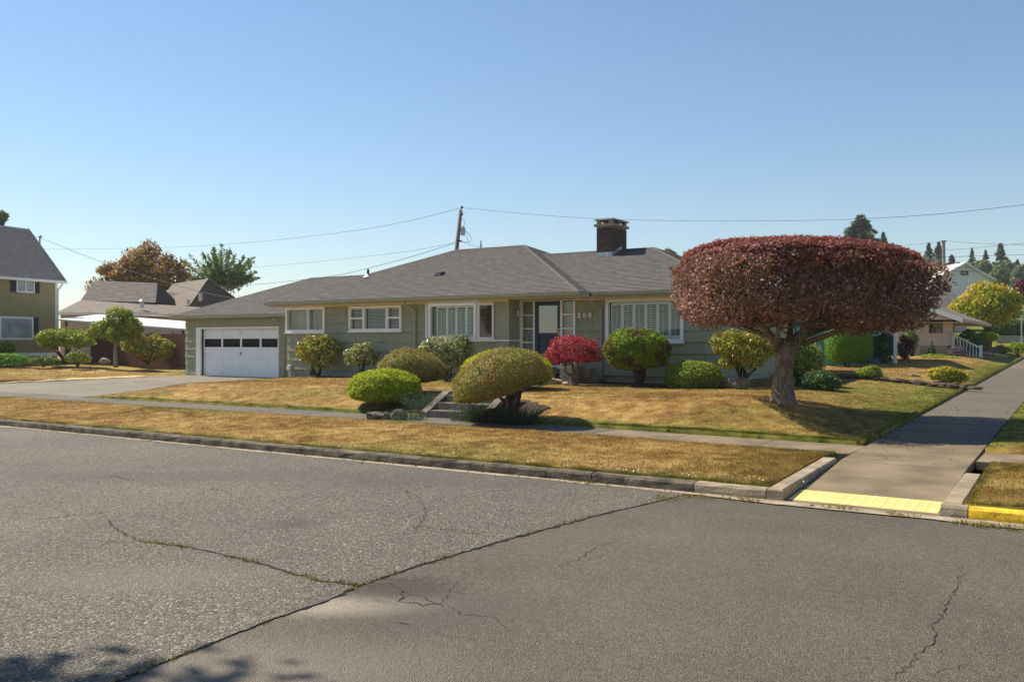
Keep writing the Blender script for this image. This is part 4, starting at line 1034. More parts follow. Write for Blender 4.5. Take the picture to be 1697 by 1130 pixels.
# scalloped rim round the storm glass
nsc = 9
for k in range(nsc):
    x = a + st + (b - a - 2 * st) * (k + .5) / nsc; r_ = (b - a - 2 * st) / nsc / 2
    door.prism([(x + math.cos(q) * r_, VD - .006 + 0 * q) for q in (0, math.pi)] + [(x - r_, VD + .004), (x + r_, VD + .004)], zd1 - .125, zd1 - .10)
for s_ in (0, 1):
    for k in range(8):
        z = zl + .05 + k * .115; x = (a + st) if s_ == 0 else (b - st); w_ = .022 if s_ == 0 else -.022
        door.box(min(x, x + w_), max(x, x + w_), VD - .006, VD + .004, z, z + .05)
door = door.build('door', 'navy', house)
box('pane', 'glass_door', door, a + st, b - st, VD + .008, VD + .012, zl, zd1 - .10)
MB().tube([(b - .05, VD - .05, zl - .03), (b - .05, VD - .075, zl + .02), (b - .05, VD - .05, zl + .1)], .012, 8).box(b - .075, b - .025, VD - .03, VD - .02, zl - .07, zl + .14).build('handle', 'brass', door)
box('threshold', 'trim', house, U(884, VD), U(933, VD), VD - .12, VD + .06, zd0 - .055, zd0 - .003)
# porch steps with piers
mb = MB().box(U(868, VD), U(931, 24.0), 23.75, VD + .02, .4, zd0 - .06).box(U(874, 23.7), U(928, 23.7), 23.42, 23.748, .4, zd0 - .22).box(U(878, 23.4), U(926, 23.4), 23.1, 23.418, .4, zd0 - .38)
mb.build('porch_steps', 'step', house)
pa, pb = U(929, 23.3), U(953, 23.3)
MB().box(pa, pb, 23.25, 23.85, .45, 1.10).box(pa - .05, pb + .05, 23.2, 23.9, 1.101, 1.19).build('porch_pier', 'concrete', house)
pa, pb = U(962, 23.8), U(977, 23.8)
MB().box(pa, pb, 23.75, 24.2, .45, 1.06).box(pa - .04, pb + .04, 23.7, 24.25, 1.061, 1.13).build('porch_pier', 'concrete', house)
# house numbers
def zero(x, z, h, w):
    mb = MB(); n_ = 20; out = [(x + math.cos(t) * w / 2, z + math.sin(t) * h / 2) for t in np.linspace(0, 2 * math.pi, n_, endpoint=False)]; inn = [(x + math.cos(t) * w * .18, z + math.sin(t) * h * .38) for t in np.linspace(0, 2 * math.pi, n_, endpoint=False)]
    v0, v1 = VD - .085, VD - .05
    mb.v = [(p_, v0, q) for p_, q in out] + [(p_, v0, q) for p_, q in inn] + [(p_, v1, q) for p_, q in out] + [(p_, v1, q) for p_, q in inn]
    for i in range(n_):
        j = (i + 1) % n_; mb.f += [(i, n_ + i, n_ + j, j)[::-1], (i, j, 2 * n_ + j, 2 * n_ + i)[::-1], (n_ + i, n_ + j, 3 * n_ + j, 3 * n_ + i)]
    mb.build('numeral', 'trim', house)
zn = zat(970, 522.3, VD); hn = .155
x1 = U(962, VD)
MB().box(x1 - .026, x1 + .026, VD - .085, VD - .05, zn - hn / 2, zn + hn / 2).box(x1 - .055, x1 + .055, VD - .084, VD - .051, zn - hn / 2 - .001, zn - hn / 2 + .028).hexa([(x1 - .06, VD - .084, zn + .035), (x1 - .026, VD - .084, zn + .04), (x1 - .026, VD - .051, zn + .04), (x1 - .06, VD - .051, zn + .035), (x1 - .06, VD - .084, zn + .055), (x1 - .026, VD - .084, zn + .076), (x1 - .026, VD - .051, zn + .076), (x1 - .06, VD - .051, zn + .055)]).build('numeral', 'trim', house)
zero(U(970.5, VD), zn, hn, .115); zero(U(979.3, VD), zn, hn, .115)
# wall lantern on the return beside the door
lx, ly, lz = UR + .10, 24.15, zat(854, 519, 24.15)
MB().tube([(lx, ly, lz - .11), (lx, ly, lz - .09), (lx, ly, lz + .07), (lx, ly, lz + .13)], [.03, .06, .07, .02], 10).box(UR, UR + .02, ly - .05, ly + .05, lz - .12, lz + .1).box(UR + .02, lx, ly - .012, ly + .012, lz + .08, lz + .1).build('wall_lantern', 'metal', house)

# ------- garage door
g0, g1 = gop[0], gop[1]; gz0, gz1 = gop[2] + .02, gop[3]
MB().box(U(327, VG), g0, VG - .075, VG + .06, .40, gz1 + .075).box(g1, g1 + .045, VG - .075, VG + .06, .40, gz1 + .075).box(g0, g1, VG - .072, VG + .06, gz1, gz1 + .075).build('garage_trim', 'trim', house)
gx = [g0 + .01 + (g1 - g0 - .02) * i / 4 for i in range(5)]
zr_ = [zat(400, y, VG + .1) for y in (546, 559.5, 577, 592, 606.5)] + [gz0]
gd = MB(); vd = VG + .10
sw_, rw_ = .055, .045
gd.box(g0 + .006, g1 - .006, vd + .03, vd + .05, gz0, zr_[1] - .1 - .26)
for i, x in enumerate(gx):
    gd.box(max(g0 + .006, x - sw_), min(g1 - .006, x + sw_), vd, vd + .029, gz0, gz1 - .003)
for z in zr_: gd.box(g0 + .006, g1 - .006, vd + .002, vd + .028, max(gz0, z - rw_), min(gz1 - .003, z + rw_))
gd = gd.build('garage_door', 'garage_white', house)
for r_i, (z1_, z0_) in enumerate(zip(zr_[:-1], zr_[1:])):
    for a, b in zip(gx[:-1], gx[1:]):
        if r_i == 1:
            box('pane', 'glass_dark', gd, a + sw_, b - sw_, vd + .012, vd + .016, z0_ + rw_, z1_ - rw_)
        else:
            MB().hexa([(a + sw_, vd + .024, z0_ + rw_), (b - sw_, vd + .024, z0_ + rw_), (b - sw_, vd + .024, z1_ - rw_), (a + sw_, vd + .024, z1_ - rw_), (a + sw_ + .015, vd + .012, z0_ + rw_ + .015), (b - sw_ - .015, vd + .012, z0_ + rw_ + .015), (b - sw_ - .015, vd + .012, z1_ - rw_ - .015), (a + sw_ + .015, vd + .012, z1_ - rw_ - .015)]).build('panel', 'garage_white', gd)
hx, hz = gx[2], zat(398, 586, VG)
MB().tube([(hx, vd - .03, hz - .06), (hx, vd - .05, hz), (hx, vd - .03, hz + .06)], .014, 8).box(hx - .02, hx + .02, vd - .03, vd + .01, hz - .08, hz + .08).build('handle', 'metal', gd)
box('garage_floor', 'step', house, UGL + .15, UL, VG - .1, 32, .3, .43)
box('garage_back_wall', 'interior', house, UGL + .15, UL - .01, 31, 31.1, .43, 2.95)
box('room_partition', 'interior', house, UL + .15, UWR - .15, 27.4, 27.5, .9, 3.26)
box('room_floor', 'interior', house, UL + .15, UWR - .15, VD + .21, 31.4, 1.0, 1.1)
# meter and foundation vent
q = onv(479, 609, VM - .12)
MB().tube([(q[0], q[1] - .06, q[2]), (q[0], q[1] + .06, q[2])], .10, 14).tube([(q[0], q[1] + .03, q[2] - .1), (q[0], q[1] + .03, .55)], .018, 8).build('gas_meter', 'trim', house)
q = onv(518, 619, VM)
MB().box(q[0] - .16, q[0] + .16, VM + .012, VM + .032, q[2] - .11, q[2] + .10).build('foundation_vent', 'black', house)

# ------------------------------------------------------------------ garden steps
gs = thing('garden_steps', 'three dark concrete garden steps with sloping cheek walls up from the pavement', 'steps', (-11.55, 15.5, .25))
for i in range(3):
    z = .25 + .15 * (i + 1); v0 = 15.47 + .33 * i
    mb = MB().box(STEP_U0, STEP_U1, v0, v0 + (.5 if i < 2 else .55), .1 + .1 * i, z); mb.build('step', 'step', gs)
for a, b in ((STEP_U0 - .2, STEP_U0 - .003), (STEP_U1 + .003, STEP_U1 + .2)):
    MB().add([(a, 15.46, .1), (b, 15.46, .1), (b, 16.75, .1), (a, 16.75, .1), (a, 15.46, .36), (b, 15.46, .36), (b, 16.3, .78), (a, 16.3, .78), (b, 16.75, .80), (a, 16.75, .80)],
             [(0, 3, 2, 1), (0, 1, 5, 4), (4, 5, 6, 7), (7, 6, 8, 9), (3, 9, 8, 2), (1, 2, 8, 6, 5), (0, 4, 7, 9, 3)]).build('cheek_wall', 'step', gs)

# ------------------------------------------------------------------ foliage
LEAF = {
    'plum': leafmat('purple_plum_leaves', [(0.095, 0.043, 0.040), (0.20, 0.088, 0.076), (0.33, 0.155, 0.130), (0.58, 0.36, 0.30)], 0.4, 0.5, patch=(0.21, 0.135, 0.065), patch_scale=2.6, spec=0.5),
    'plum_new': leafmat('red_new_plum_leaves', [(0.20, 0.052, 0.04), (0.31, 0.085, 0.062), (0.42, 0.14, 0.10)], 0.4, 0.5),
    'yew': leafmat('olive_yew_needles', [(0.14, 0.145, 0.028), (0.225, 0.225, 0.042), (0.32, 0.30, 0.06), (0.41, 0.33, 0.10)], 0.3, 0.65, patch=(0.36, 0.24, 0.085), patch_scale=3.0),
    'bright': leafmat('bright_green_cypress', [(0.20, 0.26, 0.012), (0.38, 0.45, 0.02), (0.58, 0.62, 0.04)], 0.4, 0.6),
    'gold': leafmat('golden_cypress', [(0.260, 0.312, 0.013), (0.429, 0.455, 0.018), (0.598, 0.559, 0.026)], 0.4, 0.6),
    'topiary': leafmat('green_cypress', [(0.090, 0.153, 0.018), (0.198, 0.297, 0.025), (0.360, 0.450, 0.036)], 0.35, 0.6, patch=(0.17, 0.12, 0.035), patch_scale=2.2),
    'rhodo': leafmat('rhododendron_leaves', [(0.076, 0.142, 0.027), (0.142, 0.247, 0.038), (0.304, 0.380, 0.057), (0.646, 0.570, 0.095)], 0.35, 0.4, spec=0.5),
    'rhodo_yellow': leafmat('yellowing_rhododendron_leaves', [(0.11, 0.18, 0.02), (0.22, 0.31, 0.03), (0.45, 0.47, 0.05), (0.66, 0.46, 0.09)], 0.35, 0.4, patch=(0.30, 0.20, 0.03), patch_scale=2.5, spec=0.5),
    'rhodo_pale': leafmat('pale_rhododendron_leaves', [(0.09, 0.13, 0.035), (0.19, 0.25, 0.07), (0.42, 0.45, 0.17), (0.75, 0.70, 0.40)], 0.3, 0.4, spec=0.5),
    'maple_red': leafmat('red_maple_leaves', [(0.135, 0.009, 0.021), (0.300, 0.024, 0.039), (0.495, 0.053, 0.068), (0.630, 0.135, 0.128)], 0.4, 0.5),
    'azalea': leafmat('azalea_leaves', [(0.085, 0.145, 0.020), (0.170, 0.255, 0.031), (0.323, 0.391, 0.048), (0.459, 0.476, 0.102)], 0.35, 0.5),
    'dark': leafmat('dark_green_leaves', [(0.031, 0.076, 0.024), (0.065, 0.136, 0.037), (0.119, 0.204, 0.051)], 0.3, 0.4, spec=0.4),
    'mid': leafmat('mid_green_leaves', [(0.085, 0.155, 0.03), (0.16, 0.25, 0.05), (0.26, 0.35, 0.08)], 0.35, 0.5),
    'hedge': leafmat('hedge_green_leaves', [(0.08, 0.19, 0.02), (0.15, 0.32, 0.034), (0.23, 0.43, 0.05)], 0.35, 0.5),
    'yellowgreen': leafmat('yellow_green_leaves', [(0.16, 0.22, 0.016), (0.32, 0.36, 0.024), (0.52, 0.46, 0.03)], 0.4, 0.5, patch=(0.60, 0.43, 0.03), patch_scale=0.5),
    'yellowleaf': leafmat('pale_yellow_green_leaves', [(0.150, 0.225, 0.021), (0.285, 0.360, 0.033), (0.450, 0.465, 0.060)], 0.4, 0.5),
    'bronze': leafmat('bronze_maple_leaves', [(0.15, 0.085, 0.028), (0.27, 0.165, 0.048), (0.42, 0.27, 0.075), (0.48, 0.34, 0.11)], 0.4, 0.5),
    'lavender': leafmat('grey_green_lavender', [(0.035, 0.062, 0.034), (0.065, 0.105, 0.055), (0.11, 0.15, 0.08)], 0.3, 0.6),
    'yellowflower': leafmat('yellow_petals', [(0.55, 0.40, 0.015), (0.72, 0.52, 0.02)], 0.3, 0.5),
    'burgundy': leafmat('burgundy_leaves', [(0.053, 0.009, 0.021), (0.112, 0.018, 0.039), (0.180, 0.038, 0.053)], 0.3, 0.5),
    'orange': leafmat('orange_tinged_leaves', [(0.10, 0.13, 0.02), (0.24, 0.17, 0.03), (0.36, 0.19, 0.05)], 0.3, 0.5),
    'lilac': leafmat('lavender_flower', [(0.10, 0.085, 0.10), (0.17, 0.13, 0.17), (0.24, 0.17, 0.26)], 0.25, 0.6),
    'fir': leafmat('fir_needles', [(0.06, 0.095, 0.065), (0.10, 0.145, 0.095), (0.16, 0.20, 0.125)], 0.2, 0.6),
    'wood_far': leafmat('far_wood_leaves', [(0.085, 0.125, 0.05), (0.15, 0.19, 0.07), (0.22, 0.25, 0.09)], 0.2, 0.6),
    'white_petal': leafmat('white_petals', [(0.6, 0.58, 0.5), (0.75, 0.72, 0.66)], 0.2, 0.6),
}
M.update({'leaf_' + k: m_ for k, m_ in LEAF.items()})
XR = np.array([_c, _s, 0.0])                          # the direction that runs to the right across the view
YF = np.array([-_s, _c, 0.0])                         # away from the viewer
def lobe(c, r, p=2.0, flat=1.0, lump=0.07, rot=0.0, freq=4.0, p2=None):
    return dict(p2=p2 or p, c=np.array(c, float), r=np.array(r, float), p=p, flat=flat, lump=lump, rot=rot, freq=freq)
def lobe_surface(L, d, k, rg_ph):
    """unit directions d -> points on the lobe scaled by k and outward normals"""
    pe = np.where(d[:, 2] < 0, L['p2'], L['p'])
    s = (np.abs(d) ** pe[:, None]).sum(1) ** (-1 / pe)
    q = d * s[:, None]
    f = L['freq']
    nz = (np.sin(f * d[:, 0] + rg_ph[0] + 1.3 * np.sin(f * .8 * d[:, 2] + rg_ph[3])) + np.sin(f * 1.3 * d[:, 1] + rg_ph[1] + 1.1 * np.sin(f * d[:, 0])) + np.sin(f * 1.7 * d[:, 2] + rg_ph[2] + f * d[:, 1])) / 3
    nz2 = np.sin(f * 3.1 * d[:, 0] + rg_ph[2]) * np.sin(f * 2.7 * d[:, 1] + rg_ph[0]) * np.sin(f * 2.9 * d[:, 2] + rg_ph[1])
    nz3 = np.sin(f * 6.1 * d[:, 0] + 2 * np.sin(f * 3 * d[:, 1])) * np.sin(f * 5.7 * d[:, 1] + rg_ph[3]) + np.sin(f * 5.3 * d[:, 2] + 2 * np.sin(f * 4 * d[:, 0] + rg_ph[1])) * .7
    q = q * (k * (1 + L['lump'] * nz + L['lump'] * .5 * nz2 + L['lump'] * .3 * nz3))[:, None]
    q[:, 2] = np.where(q[:, 2] < 0, q[:, 2] * L['flat'], q[:, 2])
    n = q / np.maximum(1e-6, L['r']) ; n[:, 2] = np.where(q[:, 2] < 0, n[:, 2] / max(.15, L['flat']), n[:, 2])
    q = q * L['r']
    if L['rot']:
        ca, sa = math.cos(L['rot']), math.sin(L['rot'])
        def turn(w):
            x, z = w[:, 0].copy(), w[:, 2].copy(); w = w.copy(); w[:, 0] = x * ca - z * sa; w[:, 2] = x * sa + z * ca; return w
        q, n = turn(q), turn(n)
    # lobes are laid out along the view's right / depth axes only for convenience of measuring
    W = q[:, :1] * XR + q[:, 1:2] * YF + np.concatenate([np.zeros((len(q), 2)), q[:, 2:]], 1)
    N = n[:, :1] * XR + n[:, 1:2] * YF + np.concatenate([np.zeros((len(n), 2)), n[:, 2:]], 1)
    N /= np.linalg.norm(N, axis=1)[:, None] + 1e-9
    return W + L['c'], N
def rand_dirs(n, g):
    d = g.normal(size=(n, 3)); return d / np.linalg.norm(d, axis=1)[:, None]
def crown(lobes, n, shell, seed, keep=None):
    g = np.random.default_rng(seed)
    w = np.array([L['r'][0] * L['r'][1] + L['r'][1] * L['r'][2] + L['r'][0] * L['r'][2] for L in lobes]); w = w / w.sum()
    Ps, Ns = [], []
    for i, L in enumerate(lobes):
        m_ = int(n * w[i]); ph = np.random.default_rng(seed * 31 + i).uniform(0, 6.28, 4)
        k = 1 - shell * g.random(m_) ** 1.6
        P, N = lobe_surface(L, rand_dirs(m_, g), k, ph)
        ok = np.ones(len(P), bool)
        for j, L2 in enumerate(lobes):
            if j == i: continue
            dlt = P - L2['c']; q = np.stack([dlt @ XR, dlt @ YF, dlt[:, 2]], -1) / L2['r']
            ok &= (q ** 2).sum(1) > .5
        if keep is not None: ok &= keep(P)
        Ps.append(P[ok]); Ns.append(N[ok])
    return np.concatenate(Ps), np.concatenate(Ns), g
def leaf_quads(P, N, ln, wd, g, rough=.8, droop=0.0):
    n = len(P)
    nr = N + rough * g.normal(size=(n, 3)); nr /= np.linalg.norm(nr, axis=1)[:, None] + 1e-9
    t = np.cross(nr, g.normal(size=(n, 3))); t[:, 2] -= droop; t -= nr * (t * nr).sum(1)[:, None]; t /= np.linalg.norm(t, axis=1)[:, None] + 1e-9
    b = np.cross(nr, t); s = g.uniform(.6, 1.3, n)[:, None]
    l_, w_ = t * ln * s, b * wd * s
    return np.stack([P - l_, P - l_ * .1 + w_, P + l_, P - l_ * .1 - w_], 1).reshape(-1, 3)
def foliage(parent, lobes, n, ln, wd, mat, seed, shell=.3, rough=.8, name='foliage', keep=None, droop=0.0, fuzz=.012):
    P, N, g = crown(lobes, n, shell, seed, keep)
    P = P + N * (np.abs(g.normal(0, fuzz, len(P))) * (1 + .6 * (g.random(len(P)) < .05)))[:, None]
    return npmesh(name, leaf_quads(P, N, ln, wd, g, rough, droop), 4, 'leaf_' + mat, parent)
def core(parent, lobes, k, mat, seed, name='inner_twigs'):
    """dense twiggy inside of a clipped shrub, so that it is not see-through"""
    mb = MB(); nl, no = 12, 20
    for i, L in enumerate(lobes):
        ph = np.random.default_rng(seed * 31 + i).uniform(0, 6.28, 4); d = []
        for a in range(nl + 1):
            t = math.pi * a / nl
            for b in range(no): d.append((math.sin(t) * math.cos(2 * math.pi * b / no), math.sin(t) * math.sin(2 * math.pi * b / no), math.cos(t)))
        P, _ = lobe_surface(L, np.array(d), np.full(len(d), k), ph); b0 = len(mb.v); mb.v += [tuple(p_) for p_ in P]
        for a in range(nl):
            for b in range(no): mb.f.append((b0 + a * no + b, b0 + (a + 1) * no + b, b0 + (a + 1) * no + (b + 1) % no, b0 + a * no + (b + 1) % no))
    return mb.build(name, mat, parent, smooth=True)
def stems(parent, base, tops, r0, r1, mat='bark_dark', name='stem', seg=7, bend=.12):
    for i, t in enumerate(tops):
        b = Vector(base) + Vector((rnd.uniform(-1, 1) * r0 * 1.5, rnd.uniform(-1, 1) * r0 * 1.5, 0)); t = Vector(t); L_ = (t - b).length
        pts = [b - Vector((0, 0, .08)), b] + [b.lerp(t, k / 4) + Vector((rnd.uniform(-1, 1), rnd.uniform(-1, 1), rnd.uniform(-.3, .3))) * bend * L_ * math.sin(math.pi * k / 4) for k in (1, 2, 3)] + [t]
        n_ = len(pts)
        MB().tube(pts, [r0 * 1.25] + [r0 + (r1 - r0) * k / (n_ - 2) for k in range(n_ - 1)], seg, jit=.08).build(name, mat, parent, smooth=True)
def at(px, ybase, z):  # ground spot seen at px, ybase on level z
    return onz(px, ybase, z)
def bbox(px0, px1, y0, y1, Z):
    c = ond((px0 + px1) / 2, (y0 + y1) / 2, Z); return np.array(c), (px1 - px0) / 2 * Z / FPX, (y1 - y0) / 2 * Z / FPX
def depth_v(px, v): return v / _dir(px)[1]
def gz_(u, v): return float(H_lawn(u, v))
def scatter_tops(c, rx, rz, n, lo=-.3, hi=.5):
    return [tuple(np.array(c) + XR * rnd.uniform(-.65, .65) * rx + YF * rnd.uniform(-.5, .5) * rx + np.array([0, 0, rnd.uniform(lo, hi) * rz])) for _ in range(n)]

# ---- purple plum, clipped to a flat-topped canopy
tb = onz(1298, 662, .74); TZ = 18.03
cc, crx, _q = bbox(1133, 1514, 409, 475, TZ); crz = 40 * TZ / FPX; crd = 112 * TZ / FPX      # widest level, half width, height above and depth below it
plum = thing('plum_tree', 'big purple-leaved tree clipped to a wide flat box crown on the front lawn', 'tree', (tb[0], tb[1], gz_(tb[0], tb[1])))
g0_ = gz_(tb[0], tb[1])
def tp(px, py, dz=0.0): return ond(px, py, TZ + dz)
mb = MB()
fork = tp(1303, 578)
mb.tube([(tb[0], tb[1], g0_ - .12), (tb[0], tb[1], g0_ + .02), tp(1297, 645), tp(1298, 620), tp(1301, 595), fork, tp(1306, 562)], [.37, .26, .21, .19, .185, .18, .12], 14, jit=.05)
limbs = [([tp(1301, 592), tp(1286, 568), tp(1268, 545), tp(1235, 515), tp(1200, 485, -.3)], .115), ([tp(1305, 594), tp(1322, 566), tp(1340, 535), tp(1372, 505), tp(1430, 480, .2)], .125), ([tp(1304, 585, .1), tp(1308, 560, .3), tp(1312, 520, .6), tp(1320, 470, .9)], .085),
         ([tp(1285, 580), tp(1290, 545, -.6), tp(1296, 490, -1.0)], .07), ([tp(1345, 545), tp(1352, 500, -.5), tp(1370, 470, -.8)], .07), ([tp(1268, 555), tp(1240, 545, .6), tp(1180, 510, 1.0)], .06), ([tp(1330, 570), tp(1400, 545, -.6), tp(1490, 515, -.9)], .065), ([tp(1340, 552), tp(1420, 530, .9), tp(1510, 500, 1.1)], .06), ([tp(1235, 520), tp(1190, 500, -.8), tp(1150, 470, -1.0)], .05)]
for pts, r_ in limbs: mb.tube(pts, [r_ * (1 - .72 * k / (len(pts) - 1)) for k in range(len(pts))], 9, jit=.06)
for k in range(60):                                    # twigs fanning up through the crown
    a = rnd.choice(limbs)[0][rnd.randint(1, 2)]; a = Vector(a); b = Vector(tuple(cc + XR * rnd.uniform(-.85, .85) * crx + YF * rnd.uniform(-1.7, 1.7) + np.array([0, 0, rnd.uniform(-.75, -.15) * crd])))
    if (a - b).length > 1.9: b = a.lerp(b, 1.9 / (a - b).length)
    mb.tube([a, a.lerp(b, .5) + Vector((0, 0, -.08)), b], [.022, .014, .005], 5, jit=.05)
mb.build('trunk', 'bark', plum, smooth=True)
mb = MB()
for k in range(230):                                   # upright shoots just inside the clipped face
    x = rnd.uniform(-.93, .93); zf_ = rnd.uniform(.05, .8); y = -rnd.uniform(.86, .98) * max(.05, 1 - abs(x) ** 4 - zf_ ** 4.6) ** (1 / 3) * 2.1; z0 = -zf_ * crd
    p0_ = cc + XR * x * crx + YF * y + np.array([0, 0, z0]); L_ = min(rnd.uniform(.25, .75), -z0 + .02)
    mb.tube([tuple(p0_ - YF * -.25), tuple(p0_ + XR * rnd.uniform(-.06, .06) + np.array([0, 0, L_ * .5])), tuple(p0_ + XR * rnd.uniform(-.12, .12) + YF * -.04 + np.array([0, 0, L_]))], [.010, .007, .003], 4)
mb.build('twigs', 'bark_pale', plum, kind='stuff')
pl = [lobe(cc, (crx * .985, 2.15, crz * .95), 2.3, crd / crz, .045, rot=-.045, freq=8, p2=5.5)]
def plum_keep(P):
    d = P - cc; x = d @ XR; y = d @ YF
    # ragged underside, hollow round the fork and cut up towards the left
    floor_ = -crd * (.90 - .05 * np.sin(x * 2.1 + y) - .06 * np.sin(x * 5.3 + 2) - .05 * np.sin(x * 13 + y * 4) - .24 * np.exp(-((x + .15) / .8) ** 2) + .10 * np.clip(x / crx, 0, .8) - .06 * np.clip(-x / crx, 0, 1))
    cl = np.sin(x * 4.1 + 1.7 * np.sin(d[:, 2] * 3.3 + y)) * np.sin(y * 4.3 + x) * np.sin(d[:, 2] * 4.7 + 1.5 * np.sin(x * 2.2)) + .55 * np.sin(x * 9.1 + y * 3) * np.sin(d[:, 2] * 8.3 + x * 2)
    hole = (cl < -.42) & (np.random.default_rng(5).random(len(P)) < .86) & (d[:, 2] < .1 * crz)
    return (d[:, 2] > floor_) & ~hole
foliage(plum, pl, 88000, .033, .019, 'plum', 3, .16, .9, 'foliage', plum_keep, fuzz=.022)
foliage(plum, [lobe(cc, (crx * .86, 1.85, crz * .75), 2.3, crd / crz * 1.15, .06, rot=-.045, freq=6, p2=5.5)], 26000, .045, .028, 'plum', 4, .35, .9, 'inner_foliage', plum_keep)
foliage(plum, [lobe(cc, (crx, 2.17, crz), 2.3, crd / crz, .045, rot=-.045, freq=8, p2=5.5)], 80000, .034, .017, 'plum_new', 3, .05, .6, 'new_growth', lambda P: np.random.default_rng(1).random(len(P)) < np.clip(((P - cc)[:, 2] + .03 * ((P - cc) @ XR) + .12 * np.sin(((P - cc) @ XR) * 4.3) * np.sin(((P - cc) @ YF) * 3.7) + .55) / (crz + .55), 0, 1) ** 2.6, fuzz=.022)

# ---- clipped shrubs by the garden steps and along the wall
def clipped(name, label, bb, Z, mat, n, ln, wd, seed, base=None, p=2.2, flat=.3, rot=0.0, lump=.05, up=None, stem_n=4, stem_r=.045, depth=.9, corek=.87, rough=.8, extra=(), freq=5):
    px0, px1, y0, y1 = bb; c, rx, hz = bbox(px0, px1, y0, y1, Z)
    # lobe centre sits low so that the upper half makes the dome
    rz = 2 * hz / (1 + flat); cz = c[2] + hz - rz
    Ls = [lobe((c[0], c[1], cz), (rx, rx * depth, rz), p, flat, lump, rot, freq)]
    for (ex, ey, ez, er) in extra: Ls.append(lobe(np.array((c[0], c[1], cz)) + XR * ex * rx + YF * ey * rx + np.array([0, 0, ez * rz]), np.array((er * rx, er * rx * depth, er * rz)), p, 1.0 if ez > .2 else flat, lump, rot, freq))
    bs = base or (c[0], c[1]); gz0_ = gz_(*bs)
    t = thing(name, label, 'shrub', (bs[0], bs[1], gz0_))
    if stem_n: stems(t, (bs[0], bs[1], gz0_), [tuple(np.array((c[0], c[1], cz + .05)) + XR * rx * rnd.uniform(-.5, .5) + YF * rx * rnd.uniform(-.3, .3)) for _ in range(stem_n)], stem_r, stem_r * .5)
    foliage(t, Ls, n, ln, wd, mat, seed, .10, rough)
    core(t, Ls, corek, 'leaf_' + mat, seed)
    return t
clipped('mushroom_shrub', 'broad tilted olive yew dome clipped like a mushroom right of the garden steps', (751, 912, 580, 654), 18.0, 'yew', 34000, .024, .009, 21, base=ond(848, HY, 18.15)[:2], extra=[(-.52, -.05, -.20, .46)], rot=.31, flat=.30, p=2.2, stem_n=6, stem_r=.05, lump=.065)
clipped('mushroom_shrub', 'olive yew dome on bare twisted stems, left of the garden steps', (625, 735, 579, 634), 22.4, 'yew', 18000, .026, .010, 22, base=ond(690, HY, 22.4)[:2], flat=.35, stem_n=5, stem_r=.04, lump=.06)
clipped('mushroom_shrub', 'bright lime green clipped dome at the foot of the lawn bank', (580, 697, 613, 664), 21.3, 'bright', 20000, .042, .013, 23, base=ond(645, HY, 21.5)[:2], flat=.42, stem_n=4, stem_r=.05, p=2.4, lump=.055, freq=8)
clipped('golden_shrub', 'golden yellow clipped mound half hidden behind the big olive dome', (766, 915, 580, 640), 23.6, 'gold', 15000, .042, .014, 24, flat=.5, stem_n=4, p=2.3, lump=.06, freq=8)
clipped('topiary_shrub', 'round green and bronze clipped shrub on a thick stem below the picture window', (1001, 1108, 547, 610), depth_v(1054, 22.95), 'topiary', 19000, .042, .014, 25, flat=.85, p=2.6, stem_n=5, stem_r=.075, lump=.085, base=(U(1056, 22.95), 22.95), freq=4)
clipped('azalea_bush', 'low rounded azalea bush against the wall right of the picture window', (1104, 1194, 599, 648), depth_v(1149, 23.2), 'azalea', 15000, .028, .014, 26, flat=.8, p=2.6, stem_n=3, lump=.09, rough=.9)

# ---- looser broadleaved shrubs
def clumped(Ls, n, seed, size=.36):
    g = np.random.default_rng(seed + 900); out = []
    w = np.array([L['r'].prod() for L in Ls]); w = w / w.sum()
    for k in range(n):
        L = Ls[g.choice(len(Ls), p=w)]; d = rand_dirs(1, g)[0]
        if d[2] < -.35: d[2] *= -.6
        s = size * g.uniform(.7, 1.25); q = d * L['r'] * g.uniform(.55, 1.02 - .55 * s)
        rr = L['r'] * s; m_ = rr.mean(); rr = .5 * rr + .5 * np.array([m_, m_, m_ * .75])
        out.append(dict(L, c=L['c'] + XR * q[0] + YF * q[1] + np.array([0, 0, q[2]]), r=rr, flat=.55))
    return [dict(L, r=L['r'] * .87) for L in Ls] + out
def leafy(name, label, bb, Z, mat, n, ln, wd, seed, base_y=None, gz0=None, p=2.1, lump=.14, shell=.45, nstem=6, stem_r=.03, lobes=None, keep=None, flowers=None, bark='bark_dark', cat='shrub', rough=.9, depth=.85, flat=.8, clump=14):
    px0, px1, y0, y1 = bb; c, rx, rz = bbox(px0, px1, y0, y1, Z)
    Ls = [lobe(c + XR * ex * rx + YF * ey * rx + np.array([0, 0, ez * rz]), (er * rx, er * rx * depth, er2 * rz), p, flat, lump) for (ex, ey, ez, er, er2) in (lobes or [(0, 0, 0, 1, 1)])]
    if clump: Ls = clumped(Ls, clump, seed)
    g0q = gz_(c[0], c[1]) if gz0 is None else gz0
    t = thing(name, label, cat, (c[0], c[1], g0q))
    stems(t, (c[0], c[1], g0q), scatter_tops(c, rx, rz, nstem), stem_r, stem_r * .35, bark)
    foliage(t, Ls, n, ln, wd, mat, seed, shell, rough, keep=keep)
    if flowers: foliage(t, Ls, flowers[1], flowers[2], flowers[2] * .7, flowers[0], seed + 1, .06, 1.0, 'flowers', keep=lambda P: (P - c)[:, 2] > -.1 * rz)
    return t
L3 = [(-.42, 0, -.05, .62, .8), (.40, .1, -.1, .62, .8), (0, -.2, .2, .72, .82)]
